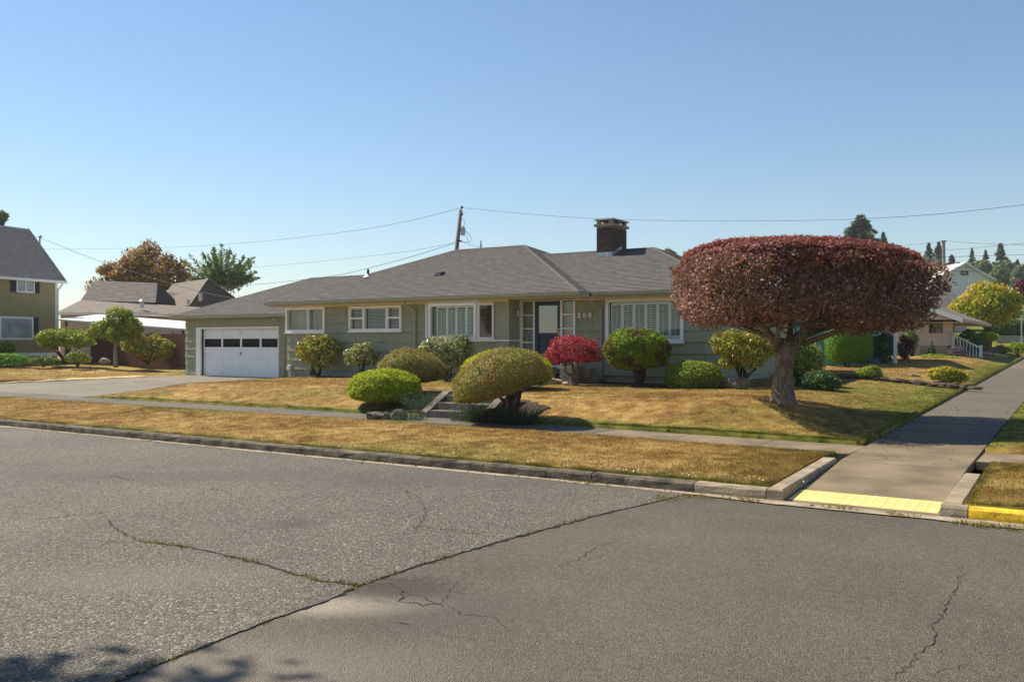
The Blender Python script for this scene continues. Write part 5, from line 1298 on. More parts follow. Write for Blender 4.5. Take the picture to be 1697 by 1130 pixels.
leafy('rhododendron', 'rhododendron with yellowing leaves nearest the garage', (489, 566, 553, 618), depth_v(527, 23.0), 'rhodo_yellow', 4200, .075, .024, 31, lobes=[(-.35, 0, .1, .66, .85), (.38, 0, .0, .64, .95), (.1, -.2, -.2, .6, .8)], stem_r=.035, keep=None)
leafy('rhododendron', 'small pale rhododendron between the lime dome and the yellowing one', (569, 628, 568, 612), depth_v(598, 23.0), 'rhodo_pale', 2600, .07, .022, 32, lobes=L3, stem_r=.025)
leafy('rhododendron', 'pale flowering rhododendron below the bay window', (692, 783, 553, 618), depth_v(737, 22.9), 'rhodo_pale', 5600, .07, .023, 33, lobes=[(-.3, 0, .2, .7, .75), (.32, 0, .15, .7, .8), (0, -.1, -.35, .6, .7)], stem_r=.03)
leafy('rhododendron', 'tall yellow-green rhododendron at the right house corner', (1176, 1292, 543, 622), depth_v(1230, 23.3), 'rhodo_yellow', 6500, .07, .023, 34, lobes=[(-.35, 0, .25, .62, .72), (.35, .1, .2, .66, .8), (.1, -.2, -.2, .55, .75), (-.5, -.1, -.45, .3, .35)], stem_r=.045, nstem=8)
leafy('rhododendron', 'dark broadleaved rhododendron just right of the plum trunk', (1283, 1366, 553, 640), depth_v(1325, 25.2), 'rhodo', 6500, .065, .023, 35, lobes=[(-.2, 0, .1, .8, .9), (.35, 0, -.1, .7, .85)], stem_r=.04)
leafy('juniper', 'low dark spreading evergreen at the side of the house', (1322, 1393, 612, 652), 23.2, 'dark', 9000, .04, .014, 36, lobes=[(-.1, 0, 0, .9, 1.0), (.45, -.1, -.2, .55, .75)], stem_r=.03, shell=.3, depth=1.1)
leafy('japanese_maple', 'crimson weeping maple beside the front door', (896, 1002, 550, 614), depth_v(948, 22.5), 'maple_red', 15000, .042, .011, 37, lobes=[(0, 0, .1, .8, .85), (-.52, 0, -.35, .48, .65), (.52, 0, -.3, .48, .7), (.1, -.3, -.2, .6, .85), (-.2, .2, .2, .6, .7)], stem_r=.06, nstem=4, bark='bark', shell=.5, cat='tree', flat=.5)
# bushes near the right-hand lawn edge
leafy('shrub', 'low olive bush set in the stone edging of the next lawn', (1415, 1466, 606, 632), 27.6, 'azalea', 5500, .03, .014, 38, gz0=.68, lobes=L3)
leafy('flowering_bush', 'bush full of yellow flowers beside the uphill pavement', (1535, 1607, 605, 640), 28.0, 'mid', 6500, .03, .016, 39, gz0=.55, lobes=[(-.3, 0, .1, .68, .85), (.4, 0, -.2, .58, .75), (0, -.1, 0, .7, .8)], flowers=('yellowflower', 2600, .036))

# ---- lavender tufts round the steps
def tufty(name, label, px, py, z, r, h, n, mat, seed, gz0=None, group=None, cat='plant'):
    b = onz(px, py, z); g = np.random.default_rng(seed); b = (b[0], b[1], gz_(b[0], b[1]) if gz0 is None else gz0)
    t = thing(name, label, cat, b, group=group)
    a = g.uniform(0, 6.28, n); rr = g.random(n) ** .6 * r * .55; el = rr / (r * .55)
    P = np.stack([b[0] + np.cos(a) * rr, b[1] + np.sin(a) * rr, np.full(n, b[2] - .01)], -1)
    hh = h * g.uniform(.5, 1.1, n) * (1 - .35 * el); out = r * (.2 + .6 * el) * g.uniform(.5, 1.2, n)
    D = np.stack([np.cos(a) * out, np.sin(a) * out, hh], -1); a2 = g.uniform(0, 6.28, n); T = np.stack([np.cos(a2), np.sin(a2), 0 * a2], -1) * .006
    V1 = np.stack([P - T, P + T, P + D], 1).reshape(-1, 3)
    npmesh('stalks', V1, 3, 'leaf_' + mat, t)
    k = 5; Q = np.concatenate([P + D * f for f in np.linspace(.35, .98, k)]); g2 = g
    npmesh('foliage', leaf_quads(Q, np.repeat(D / np.linalg.norm(D, axis=1)[:, None], 1, 0).repeat(1, 0)[np.tile(np.arange(n), k)], .022, .005, g2, .9), 4, 'leaf_' + mat, t)
    return t
for (px, py, z, r, h, lab, sd) in ((703, 657, .66, .6, .5, 'grey-green lavender behind the left cheek wall of the steps', 1), (674, 687, .36, .42, .42, 'lavender clump beside the rocks left of the steps', 2), (776, 691, .32, .42, .62, 'tall lavender clump at the right foot of the steps', 3), (793, 695, .30, .38, .45, 'lavender clump spilling over the pavement under the big olive dome', 4),
                                    (862, 692, .38, .46, .46, 'lavender clump right of the rocks below the big olive dome', 5), (846, 694, .34, .32, .4, 'small lavender clump between rock and soil below the big olive dome', 6)):
    tufty('lavender', lab, px, py, z, r, h, 420, 'lavender', 50 + sd, group='lavender clumps round the garden steps')
# ---- garden rocks
def rock(label, px, py, z, r, seed, mat='rock', gz0=None, group=None, name='garden_rock'):
    b = onz(px, py, z); zz = gz_(b[0], b[1]) if gz0 is None else gz0
    me = rock_mesh(name, r, seed); o = link(name, me, mat); o.location = (b[0], b[1], zz + r[2] * .45); o.rotation_euler = (0, 0, R(33 + seed * 37 % 40))
    return tag(o, label, 'rock', group)
GR = 'rocks bordering the garden beds'
rock('flat grey rock at the left end of the bed below the lime dome', 626, 689, .32, (.24, .16, .10), 1, group=GR)
rock('mossy rock in the middle below the lime dome', 641, 690, .31, (.12, .11, .09), 2, group=GR)
rock('pointed grey rock nearest the steps on their left', 660, 691, .30, (.18, .14, .13), 3, group=GR)
rock('large brown rock under the big olive dome', 817, 690, .36, (.30, .2, .2), 4, group=GR)
rock('dark rock behind lavender under the big olive dome', 838, 684, .45, (.18, .15, .14), 5, group=GR)
rock('squared tan stone left of the porch pier', 897, 636, .66, (.22, .2, .13), 6, 'rock_light', group=GR)
rock('long split tan stone in front of the porch steps', 916, 637, .66, (.34, .2, .14), 7, 'rock_light', group=GR)
rock('small white stone at the lawn edge below the porch pier', 938, 638, .66, (.14, .1, .06), 8, 'rock_light', group=GR)
rock('brown boulder beside the downspout and crimson maple', 982, 636, .66, (.32, .24, .17), 9, group=GR)
rock('pale pointed stone right of the azalea bush', 1204, 642, .66, (.17, .14, .17), 10, 'rock_light', group=GR)
rock('brown boulder under the tall corner rhododendron', 1226, 645, .66, (.24, .2, .2), 11, group=GR)
for i in range(15):                                    # low stone edging of the next lawn
    t = i / 14; px = 1384 + t * 224; py = 628 + 9 * t
    b = onz(px, py, .66 - .14 * t)
    me = rock_mesh('edging_stone', (.25 + .05 * math.sin(i * 2.3), .14, .085 + .02 * math.sin(i * 1.7)), 100 + i); o = link('edging_stone', me, 'rock_dark'); ub = U(px, 29.0); o.location = (ub, 29.0 + .05 * math.sin(i), float(H_lawn(ub, 28.9)) + .05); o.rotation_euler = (0, 0, rnd.uniform(-.3, .3))
    tag(o, 'rough dark stone in the low edging row between the two lawns', 'stone', 'low stone edging between the lawns')
rock('single white stone on top of the low stone edging', 1515, 627, .72, (.17, .11, .09), 40, 'rock_light', gz0=.76, name='white_stone')

# ------------------------------------------------------------------ background helpers
def zpx(py, Z): return CAM_H + (HY - py) * Z / FPX
def tree(name, label, bb, Z, mat, n, ln, wd, seed, lobes, gz0, trunk_px=None, tr=.16, bark='bark', shell=.45, lump=.14, rough=.9, flat=.8, depth=.85, group=None, nlimb=9, p=2.1, coremat=None, cat='tree', clump=22):
    px0, px1, y0, y1 = bb; c, rx, rz = bbox(px0, px1, y0, y1, Z)
    b = ond(trunk_px, HY, Z)[:2] if trunk_px else (c[0], c[1])
    t = thing(name, label, cat, (b[0], b[1], gz0), group=group)
    Ls = [lobe(c + XR * ex * rx + YF * ey * rx + np.array([0, 0, ez * rz]), (er * rx, er * rx * depth, er2 * rz), p, flat, lump) for (ex, ey, ez, er, er2) in lobes]
    if clump: Ls = clumped(Ls, clump, seed, .4)
    mb = MB(); top = Vector((b[0] + rnd.uniform(-.1, .1) * rx, b[1], c[2] - .25 * rz)); base = Vector((b[0], b[1], gz0))
    mb.tube([base - Vector((0, 0, .2)), base, base.lerp(top, .4) + Vector((rnd.uniform(-.1, .1), 0, 0)), top], [tr * 1.5, tr * 1.2, tr, tr * .7], 9, jit=.06)
    for L in Ls + [rnd.choice(Ls) for _ in range(max(0, nlimb - len(Ls)))]:
        e = Vector(tuple(L['c'] + XR * rnd.uniform(-.6, .6) * L['r'][0] + YF * rnd.uniform(-.6, .6) * L['r'][1] + np.array([0, 0, rnd.uniform(-.1, .6) * L['r'][2]]))); s = base.lerp(top, rnd.uniform(.55, 1))
        mb.tube([s, s.lerp(e, .5) + Vector((0, 0, -.05 * (e - s).length)), e], [tr * .45, tr * .3, tr * .08], 6, jit=.08)
    mb.build('trunk', bark, t, smooth=True)
    foliage(t, Ls, n, ln, wd, mat, seed, shell, rough, 'crown')
    if coremat: core(t, Ls, .72, 'leaf_' + mat, seed, 'inner_crown')
    return t
def conifer(name, label, px, ytop, ybase, Z, half_px, seed, mat='fir', group=None, n=2600, gz0=None):
    top = ond(px, ytop, Z); zb = zpx(ybase, Z) if gz0 is None else gz0; Hh = top[2] - zb; g = np.random.default_rng(seed); Rr = half_px * Z / FPX
    t = thing(name, label, 'tree', (top[0], top[1], zb), group=group)
    MB().tube([(top[0], top[1], zb - .3), (top[0], top[1], zb + Hh * .5), (top[0], top[1], top[2])], [Hh * .018, Hh * .012, Hh * .002], 7).build('trunk', 'bark_dark', t)
    nb = 120; V = []
    for i in range(nb):
        f = (i + g.random()) / nb; z = zb + Hh * (.12 + .88 * f); L_ = Rr * (1 - f) ** .85 * g.uniform(.55, 1.15) + .02 * Rr; a = g.uniform(0, 6.28); k = max(4, int(n / nb))
        s = g.random(k) ** .7; side = g.normal(0, .13, k) * L_ * (1.1 - s)
        x = top[0] + math.cos(a) * L_ * s - math.sin(a) * side; y = top[1] + math.sin(a) * L_ * s + math.cos(a) * side; zz = z - .28 * L_ * s ** 1.3 + .12 * L_ * s ** 3 + g.normal(0, .03 * Rr, k)
        V.append(np.stack([x, y, zz], -1))
    P = np.concatenate(V); N = np.tile(np.array([[0, 0, 1.0]]), (len(P), 1))
    npmesh('crown', leaf_quads(P, N, .11 * Rr, .045 * Rr, g, .6, .6), 4, 'leaf_' + mat, t)
    return t
def lap(mb, x0, x1, z0, z1, y, d, course=.14, ops=()):
    """lapped boards on a local wall facing -y (d = -1) or +y"""
    z = z0
    while z < z1:
        q = min(z + course, z1)
        segs = [(x0, x1)]
        for o in ops:
            if o[2] < q - .02 and o[3] > z + .02: segs = [s for (a, b) in segs for s in ((a, min(b, o[0])), (max(a, o[1]), b)) if s[1] - s[0] > .02]
        for (a, b) in segs:
            k = len(mb.v); mb.v += [(a, y + d * .035, z), (b, y + d * .035, z), (b, y + d * .002, q), (a, y + d * .002, q), (a, y, z), (b, y, z)]
            mb.f += [(k, k + 1, k + 2, k + 3), (k + 4, k + 5, k + 1, k)]
        z = q
def bwin(par, x0, x1, z0, z1, y, d, fw=.08, mull=(), fmat='trim', sill=True):
    """local window: frame with pane and mullions, on a wall at y facing d"""
    def Y(a, b): return (min(y + d * a, y + d * b), max(y + d * a, y + d * b))
    mb = MB().box(x0, x0 + fw, *Y(-.02, .05), z0, z1).box(x1 - fw, x1, *Y(-.02, .05), z0, z1).box(x0 + fw, x1 - fw, *Y(-.02, .047), z0, z0 + fw).box(x0 + fw, x1 - fw, *Y(-.02, .047), z1 - fw, z1)
    w = mb.build('window', fmat, par, local=True)
    box('pane', 'pane_far', w, x0 + fw, x1 - fw, *Y(.005, .012), z0 + fw, z1 - fw, local=True)
    for m_ in mull: box('mullion', fmat, w, m_ - .03, m_ + .03, *Y(.0, .043), z0 + fw, z1 - fw, local=True)
    return w
def lslope(par, A, B, C, D, mat, course=.16, name='roof_slope'):
    """roof slope given in the local frame of par"""
    mt = ROOT[par.name]; return slope(*[mt @ Vector(q) for q in (A, B, C, D)], mat=mat, parent=par, course=course, name=name)

# ------------------------------------------------------------------ olive two-storey house on the left
LZ = 52.0; C0 = ond(95, 590, LZ); dv_ = np.array([-.19, .98]); dv_ /= np.linalg.norm(dv_)
lh_rz = math.atan2(-dv_[1], -dv_[0])
lh = thing('house', 'olive clapboard two-storey house with dark shutters at the left edge', 'house', (C0[0], C0[1], 1.0), lh_rz)
def lpx(px, py):
    """pixel -> local (x, z) on the olive house's front"""
    du, dw = _dir(px); A2 = np.array([[du, dv_[0]], [dw, dv_[1]]]); t, s = np.linalg.solve(A2, np.array(C0[:2])); return s, CAM_H + (HY - py) * t / FPX - 1.0
ez = 4.62
wins_l = [(*[lpx(p_, 0)[0] for p_ in (56, 26)], lpx(40, 485)[1], lpx(40, 461)[1]), (lpx(54, 0)[0], lpx(-2, 0)[0], lpx(25, 563)[1], lpx(25, 525)[1])]
mb = MB().box(0, 11, -5.4, -.001, -.4, ez - .12); mb.build('wall', 'olive_wall', lh, local=True)
mb = MB(); lap(mb, .14, 11, .30, ez - .1, 0, 1, .15); mb.build('clapboards', 'olive_wall', lh, local=True, kind='stuff')
box('corner_board', 'trim', lh, -.02, .16, -.1, .035, .1, ez - .1, local=True)
box('water_table', 'trim', lh, 0, 11, 0, .04, .12, .30, local=True)
w = bwin(lh, *wins_l[0], .03, 1, .07, ((wins_l[0][0] + wins_l[0][1]) / 2,)); w2 = bwin(lh, *wins_l[1], .03, 1, .09)
for wn_ in wins_l:
    for a, b in ((wn_[0] - .34, wn_[0] - .02), (wn_[1] + .02, wn_[1] + .34)):
        mb = MB().box(a, b, .024, .06, wn_[2], wn_[3])
        for k in range(10): z = wn_[2] + (wn_[3] - wn_[2]) * (k + .5) / 10; mb.box(a + .04, b - .04, .06, .072, z - .03, z + .03)
        mb.build('shutter', 'dark_shutter', lh, local=True)
lr = MB().add([(-.02, -.3, ez - .1), (-.02, -5.1, ez - .1), (-.02, -2.7, ez + 2.85), (11, -.3, ez - .1), (11, -5.1, ez - .1), (11, -2.7, ez + 2.85)], [(0, 1, 2), (3, 5, 4), (0, 2, 5, 3), (1, 4, 5, 2)]).build('roof', 'olive_wall', lh, local=True)
lslope(lr, (11, .35, ez - .16), (-.3, .35, ez - .16), (-.3, -2.7, ez + 3.05), (11, -2.7, ez + 3.05), 'roof_brown', .17); lslope(lr, (-.3, -5.75, ez - .16), (11, -5.75, ez - .16), (11, -2.7, ez + 3.05), (-.3, -2.7, ez + 3.05), 'roof_brown', .2)
MB().box(-.32, 11, .33, .44, ez - .30, ez - .17).box(-.32, 11, -.0, .33, ez - .29, ez - .25).build('gutter', 'trim', lr, local=True)
MB().tube([(-.05, .38, ez - .3), (-.05, .2, ez - .5), (.02, .07, ez - .7), (.02, .07, 0.1)], .05, 8).build('downspout', 'trim', lh, local=True)
MB().hexa([(-.32, .36, ez - .22), (-.30, .36, ez - .22), (-.30, -2.7, ez + 3.0), (-.32, -2.7, ez + 3.0), (-.32, .36, ez - .10), (-.30, .36, ez - .10), (-.30, -2.7, ez + 3.12), (-.32, -2.7, ez + 3.12)]).build('rake_board', 'trim', lr, local=True)
mast = ond(66, 394, LZ + .9)
mt_ = thing('service_mast', 'short electric service mast at the olive house roof edge', 'mast', (mast[0], mast[1], mast[2] - 1.0))
MB().tube([(mast[0], mast[1], mast[2] - 1.4), (mast[0], mast[1], mast[2] + .05), (mast[0] + .08, mast[1], mast[2] + .12), (mast[0] + .18, mast[1], mast[2] + .02)], .05, 8).build('mast', 'metal', mt_)

# ------------------------------------------------------------------ low buildings behind the left garden
def bg(name, label, px, Z, zb, rz=THETA + 3, cat='house'):
    p_ = ond(px, HY, Z); return thing(name, label, cat, (p_[0], p_[1], zb), R(rz)), (lambda x: (x - px) * Z / FPX)
b2, X = bg('house', 'low house with dark stepped roof behind the weeping maple', 160, 60, 1.0)
zz = lambda y, Z=60: zpx(y, Z) - 1.0
MB().box(X(96), X(312), .5, 8, -.3, zz(520)).build('wall', 'tan_wall', b2, local=True)
br = MB().add([(X(92), 4.2, zz(492)), (X(221), 4.2, zz(496)), (X(200), 7.2, zz(458)), (X(88), 7.2, zz(454)), (X(88), 10, zz(492)), (X(221), 10, zz(496))], [(0, 3, 2, 1), (1, 2, 5), (0, 4, 3), (3, 4, 5, 2)]).build('roof', 'roof_dark', b2, local=True)
lslope(br, (X(92), 4.1, zz(493)), (X(222), 4.1, zz(497)), (X(200), 7.1, zz(457.5)), (X(86), 7.1, zz(453.5)), 'roof_dark', .22)
lslope(br, (X(93), 0, zz(519)), (X(315), 0, zz(526)), (X(300), 4.2, zz(505)), (X(93), 4.2, zz(492)), 'roof_brown', .2)
MB().box(X(93), X(262), -.06, .0, zz(522), zz(517.5)).build('gutter', 'trim', br, local=True)
MB().tube([(X(218), 1.8, zz(509)), (X(218), 1.8, zz(496))], .14, 10).tube([(X(218), 1.8, zz(497)), (X(218), 1.8, zz(494))], [.2, .05], 10).build('vent_pipe', 'metal', br, local=True)
pc, X = bg('patio_cover', 'white flat patio cover over the side yard left of the garage', 200, 49, .9, cat='canopy')
zz = lambda y, Z=49: zpx(y, Z) - .9
MB().hexa([(X(98), 0, zz(531)), (X(306), 0, zz(547)), (X(318), 6, zz(536)), (X(92), 6, zz(518)), (X(98), 0, zz(531) + .08), (X(306), 0, zz(547) + .08), (X(318), 6, zz(536) + .08), (X(92), 6, zz(518) + .08)]).build('roof', 'awning', pc, local=True)
for x in (110, 205, 300): box('post', 'fence', pc, X(x) - .05, X(x) + .05, .1, .2, -.2, zz(531 + 16 * (x - 98) / 208), local=True)
barn, X = bg('barn', 'dark weathered shingle outbuilding with gambrel gable between the bronze and green trees', 350, 66, 1.0, cat='outbuilding')
zz = lambda y, Z=66: zpx(y, Z) - 1.0
gp = [(X(318), -.3), (X(318), zz(505)), (X(330), zz(483)), (X(346), zz(463)), (X(372), zz(481)), (X(392), zz(497)), (X(392), -.3)]
MB().add([(x, 0, z) for x, z in gp] + [(x - 4.5, 6, z) for x, z in gp], [tuple(range(7))[::-1], tuple(range(7, 14))] + [(i, i + 1, 8 + i, 7 + i) for i in range(6)]).build('wall', 'grey_wall', barn, local=True)
lslope(barn, (X(316), -.15, zz(506.5)), (X(346), -.15, zz(462)), (X(346) - 4.6, 6.1, zz(462)), (X(316) - 4.6, 6.1, zz(506.5)), 'roof_brown', .2)
MB().hexa([(X(346), -.12, zz(463.5)), (X(346), .1, zz(463.5)), (X(394), .1, zz(498.5)), (X(394), -.12, zz(498.5)), (X(346), -.12, zz(461)), (X(346), .1, zz(461)), (X(394), .1, zz(496.5)), (X(394), -.12, zz(496.5))]).build('rake_board', 'grey_wall', barn, local=True)
for x, y0, y1 in ((352, 489, 502), (333, 500, 508)): MB().tube([(X(x), -3, zz(y1)), (X(x), -3, zz(y0))], .13, 10).build('vent_pipe', 'metal', barn, local=True)
# brown board fence
fc = thing('fence', 'tall brown board fence between the left garden and the garage', 'fence', ond(230, 601, 47.5))
p0, p1 = np.array(ond(150, HY, 50)[:2]), np.array(ond(315, HY, 45)[:2]); nb_ = int(np.linalg.norm(p1 - p0) / .152); ang = math.atan2(*(p1 - p0)[::-1])
bm_ = MB().box(0, .143, 0, .02, 0, 1).mesh('board'); bm_.materials.append(M['fence'])
inv = ROOT[fc.name].inverted()
for i in range(nb_):
    q = p0 + (p1 - p0) * i / nb_; o = link('board', bm_, None, fc); o.location = inv @ Vector((q[0], q[1], .6)); o.rotation_euler = (0, 0, ang); o.scale = (1, 1, 1.72 + rnd.uniform(-.015, .015))
for i in range(0, nb_ + 1, 12):
    q = p0 + (p1 - p0) * i / nb_; MB().box(q[0] - .05, q[0] + .05, q[1] + .03, q[1] + .13, .5, 2.4).build('post', 'fence', fc)

# ------------------------------------------------------------------ plants of the left garden
GL = .9
leafy('weeping_shrub', 'green weeping maple mound in front of the olive house', (58, 158, 540, 592), 46, 'yellowleaf', 9000, .085, .03, 71, gz0=GL, lobes=[(-.2, 0, .1, .75, .9), (.4, 0, 0, .62, .85), (-.6, .2, -.1, .4, .7)], stem_r=.05, flat=.5)
leafy('shrub', 'rounded bush below the lower window of the olive house', (-12, 26, 565, 592), 46, 'azalea', 3000, .07, .03, 72, gz0=GL, nstem=4)
leafy('ground_cover_shrub', 'low bright green mound at the left edge of the photo', (-20, 43, 586, 608), 44, 'hedge', 4500, .05, .02, 73, gz0=.75, nstem=3, p=2.6, shell=.2, clump=0)
leafy('ground_cover_shrub', 'low leafy plant between the bright mound and the small bush', (47, 97, 592, 607), 44, 'mid', 2200, .07, .03, 74, gz0=.75, nstem=3)
leafy('shrub', 'small olive bush on the lawn below the weeping maple', (108, 150, 580, 606), 44, 'azalea', 2400, .06, .025, 75, gz0=.78, lobes=L3, nstem=4)
tree('garden_tree', 'small yellow-green tree with forked trunk before the brown fence', (142, 242, 504, 580), 45, 'yellowleaf', 7500, .085, .04, 76, [(.05, 0, .4, .5, .55), (-.5, 0, -.15, .45, .5), (.45, 0, -.05, .48, .6), (.1, -.2, -.3, .4, .5), (-.75, 0, -.3, .25, .3)], .82, 192, .09, 'bark_pale')
leafy('rhododendron', 'large loose rhododendron before the brown fence, left of the garage', (197, 293, 546, 606), 45.5, 'rhodo_yellow', 5600, .10, .038, 77, gz0=.82, lobes=[(-.45, 0, .2, .5, .85), (.35, 0, -.15, .6, .8), (0, -.1, -.1, .5, .8)], nstem=7)
rock('white stone beside the yellow-green garden tree', 174, 603, .8, (.32, .25, .2), 61, 'rock_light', gz0=.8)
tree('bronze_maple', 'large bronze-orange maple behind the left buildings', (138, 322, 392, 516), 78, 'bronze', 24000, .16, .07, 78, [(.0, 0, .3, .36, .45), (.45, 0, -.2, .45, .7), (.1, 0, -.4, .5, .55), (-.65, 0, -.4, .33, .36), (-.3, 0, -.05, .38, .5), (.12, .2, .62, .22, .35), (.7, 0, -.1, .28, .5), (.5, 0, .3, .2, .3)], 1.2, 240, .4, 'bark_dark', shell=.7, lump=.25)
# green tree with upswept branches
def upswept(px0, px1, y0, y1, Z, seed):
    c, rx, rz = bbox(px0, px1, y0, y1, Z); g = np.random.default_rng(seed)
    t = thing('green_tree', 'mid green tree with upswept feathery branches behind the garage roof', 'tree', (c[0], c[1], 1.2))
    base = np.array([c[0], c[1], 1.2]); hub = np.array(ond(368, 478, Z)); mb = MB(); mb.tube([tuple(base), tuple(hub)], [.35, .25], 9)
    P = []; Nn = []
    for i in range(46):
        a = R(g.uniform(12, 168)); dp = g.uniform(-.9, .9); Ls = g.uniform(.65, 1.05)
        d = XR * math.cos(a) * rx * 1.0 + np.array([0, 0, math.sin(a) * 1.72 * rz]) + YF * dp * rx * .7
        if math.cos(a) > .3: d[2] *= .85
        st_ = hub + d * .12; e = hub + d * Ls + np.array([0, 0, .12 * rz]); m_ = hub + d * .5 * Ls - np.array([0, 0, .06 * rz])
        mb.tube([tuple(st_), tuple(m_), tuple(e)], [.09, .05, .012], 5)
        k = 150; s = g.random(k) ** .75; pos = (1 - s)[:, None] ** 2 * st_ + (2 * s * (1 - s))[:, None] * m_ + (s ** 2)[:, None] * e
        P.append(pos + g.normal(0, 1, (k, 3)) * (.34 * (1.05 - s))[:, None] + g.normal(0, .07, (k, 3))); dd_ = d / np.linalg.norm(d); Nn.append(np.tile(dd_ * .3 + np.array([0, 0, .7]), (k, 1)))
    mb.build('trunk', 'bark', t, smooth=True)
    npmesh('crown', leaf_quads(np.concatenate(P), np.concatenate(Nn), .17, .07, g, .7), 4, 'leaf_mid', t)
upswept(300, 446, 400, 482, 82, 79)
tree('tree', 'tree top just showing above the olive house roof', (-16, 13, 347, 374), 80, 'wood_far', 1500, .2, .09, 80, [(0, 0, 0, 1, 1)], 1.2, -2, .3, 'bark_dark')

# ------------------------------------------------------------------ houses uphill on the right
th = thing('house', 'teal clapboard house behind the plum tree', 'house', ond(1335, 600, 36.5), R(0))
tx0, tx1, tv = U(1300, 36.0) , U(1402, 36.0), 36.0
TB = ROOT[th.name].inverted()
def W(o, *b): return box(o, b[0], th, *b[1:])
MB().box(tx0, tx1, tv, tv + 8, .4, 3.5).build('wall', 'teal_wall', th)
mb = MB(); k_ = th.location
lapmb = MB(); lap(lapmb, tx0, tx1, .95, 3.45, tv, -1, .2); lapmb.build('clapboards', 'teal_wall', th, kind='stuff')
box('footing', 'white_wall', th, tx0 - .01, tx1 + .01, tv - .02, tv, .4, .93)
tr_ = MB().add([(tx0 - .4, tv - .4, 3.45), (tx1 + .4, tv - .4, 3.45), (tx1 + .4, tv + 8.4, 3.45), (tx0 - .4, tv + 8.4, 3.45), (tx0 - .4, tv + 4, 4.9), (tx1 + .4, tv + 4, 4.9)], [(0, 3, 2, 1), (0, 1, 5, 4), (2, 3, 4, 5), (1, 2, 5), (3, 0, 4)]).build('roof', 'roof_dark', th)
# its porch: post, blue-grey steps, rails
ppx = ond(1460, 612, 38)
for i in range(4): box('step', 'blue_grey', th, U(1436, 39) + .0, U(1481, 39) - .22 * i, 38.6 + .0 * i, 40.2, .55 + .17 * i, .55 + .17 * (i + 1) - .004)
box('post', 'trim', th, U(1484, 38.7) - .055, U(1484, 38.7) + .055, 38.6, 38.72, .7, 2.55)
box('porch_roof', 'trim', th, tx1 + .41, U(1488, 38.7), 38.4, 42, 2.551, 2.7)
MB().tube([(U(1487, 38.6), 38.5, 1.75), (U(1500, 38.6), 38.5, 1.65), (U(1507, 38.6), 38.5, 1.2), (U(1507, 38.6), 38.5, .8)], .025, 6).tube([(U(1494, 38.6), 38.5, 1.7), (U(1494, 38.6), 38.5, .8)], .02, 6).build('handrail', 'black', th)
# tan house with porch
tn = thing('house', 'pinkish tan house with open corner porch and white rake boards', 'house', (-8.5, 53, 1.1))
PV = 49.7
pl0, pl1 = U(1524, PV), U(1571, PV)
zp0, zp1 = zpx(592, 45), zpx(553, 45)
MB().box(-16, pl0, PV, PV + 12, .5, 3.2).box(pl0 + .002, -7.3, PV + 3.2, PV + 12, .5, 3.2).build('wall', 'tan_wall', tn)
MB().box(pl0, pl1, PV, PV + .15, zpx(573, 45), zp1 - .05).box(pl1 - .15, pl1, PV + .152, PV + 1.4, zpx(573, 45), zp1 - .05).build('porch_wall', 'tan_wall', tn)
MB().box(pl0 - .02, pl1 + .05, PV - .05, PV + .2, zp1 - .048, zp1 + .03).box(pl1 - .2, pl1 + .05, PV + .202, PV + 1.4, zp1 - .048, zp1 + .03).build('porch_coping', 'tan_wall', tn)
MB().box(pl0, pl1 - .02, PV + .02, PV + .14, .8, zpx(573, 45) - .002).build('porch_skirt', 'olive_wall', tn)
MB().box(pl0 + .1, pl1 - .01, PV + .2, PV + 3.2, zpx(575, 45) - .1, zpx(575, 45)).build('porch_floor', 'step', tn)
for a in (U(1562.5, PV), pl0):
    box('porch_post', 'tan_wall', tn, a, a + .42, PV + .01, PV + .35, zp1 + .032, 3.1)
box('porch_post', 'tan_wall', tn, pl1 - .36, pl1 - .04, PV + 2.85, PV + 3.15, zpx(575, 45) + .002, 3.1)
eu, ezt = -5.25, 3.02
rr_ = MB().add([(eu, 49.1, ezt), (eu, 63, ezt), (-9.9, 63, ezt + 1.9), (-9.9, 49.1, ezt + 1.9), (-14.6, 49.1, ezt), (-14.6, 63, ezt)], [(0, 1, 2, 3), (3, 2, 5, 4), (0, 3, 4), (1, 5, 2)]).build('roof', 'tan_wall', tn)
slope((eu, 49.0, ezt + .03), (eu, 63, ezt + .03), (-9.9, 63, ezt + 1.95), (-9.9, 49.0, ezt + 1.95), 'roof_brown', rr_, .2)
MB().hexa([(eu, 48.95, ezt - .16), (eu, 49.05, ezt - .16), (-9.9, 49.05, ezt + 1.74), (-9.9, 48.95, ezt + 1.74), (eu, 48.95, ezt + .05), (eu, 49.05, ezt + .05), (-9.9, 49.05, ezt + 1.98), (-9.9, 48.95, ezt + 1.98)]).build('rake_board', 'trim', rr_)
box('gutter', 'tan_wall', rr_, eu + .001, eu + .1, 49.1, 63, ezt - .12, ezt)
box('soffit', 'cream', rr_, -7.3, eu - .002, 49.1, 63, ezt - .14, ezt - .12)
MB().tube([(eu - .1, 50.9, ezt - .15), (-6.9, 50.9, 2.6), (-7.2, 52.9, 2.3), (-7.2, 52.9, 1.2)], .05, 8).build('downspout', 'tan_wall', tn)
for a, b in ((54.0, 55.2), (56.5, 58.3)):
    w = box('window', 'trim', tn, -7.298, -7.24, a, b, 1.9, 2.9); box('pane', 'pane_far', w, -7.24, -7.232, a + .1, b - .1, 2.0, 2.8)
box('door', 'fence', tn, -7.298, -7.25, 53.1, 53.8, 1.5, 2.9)
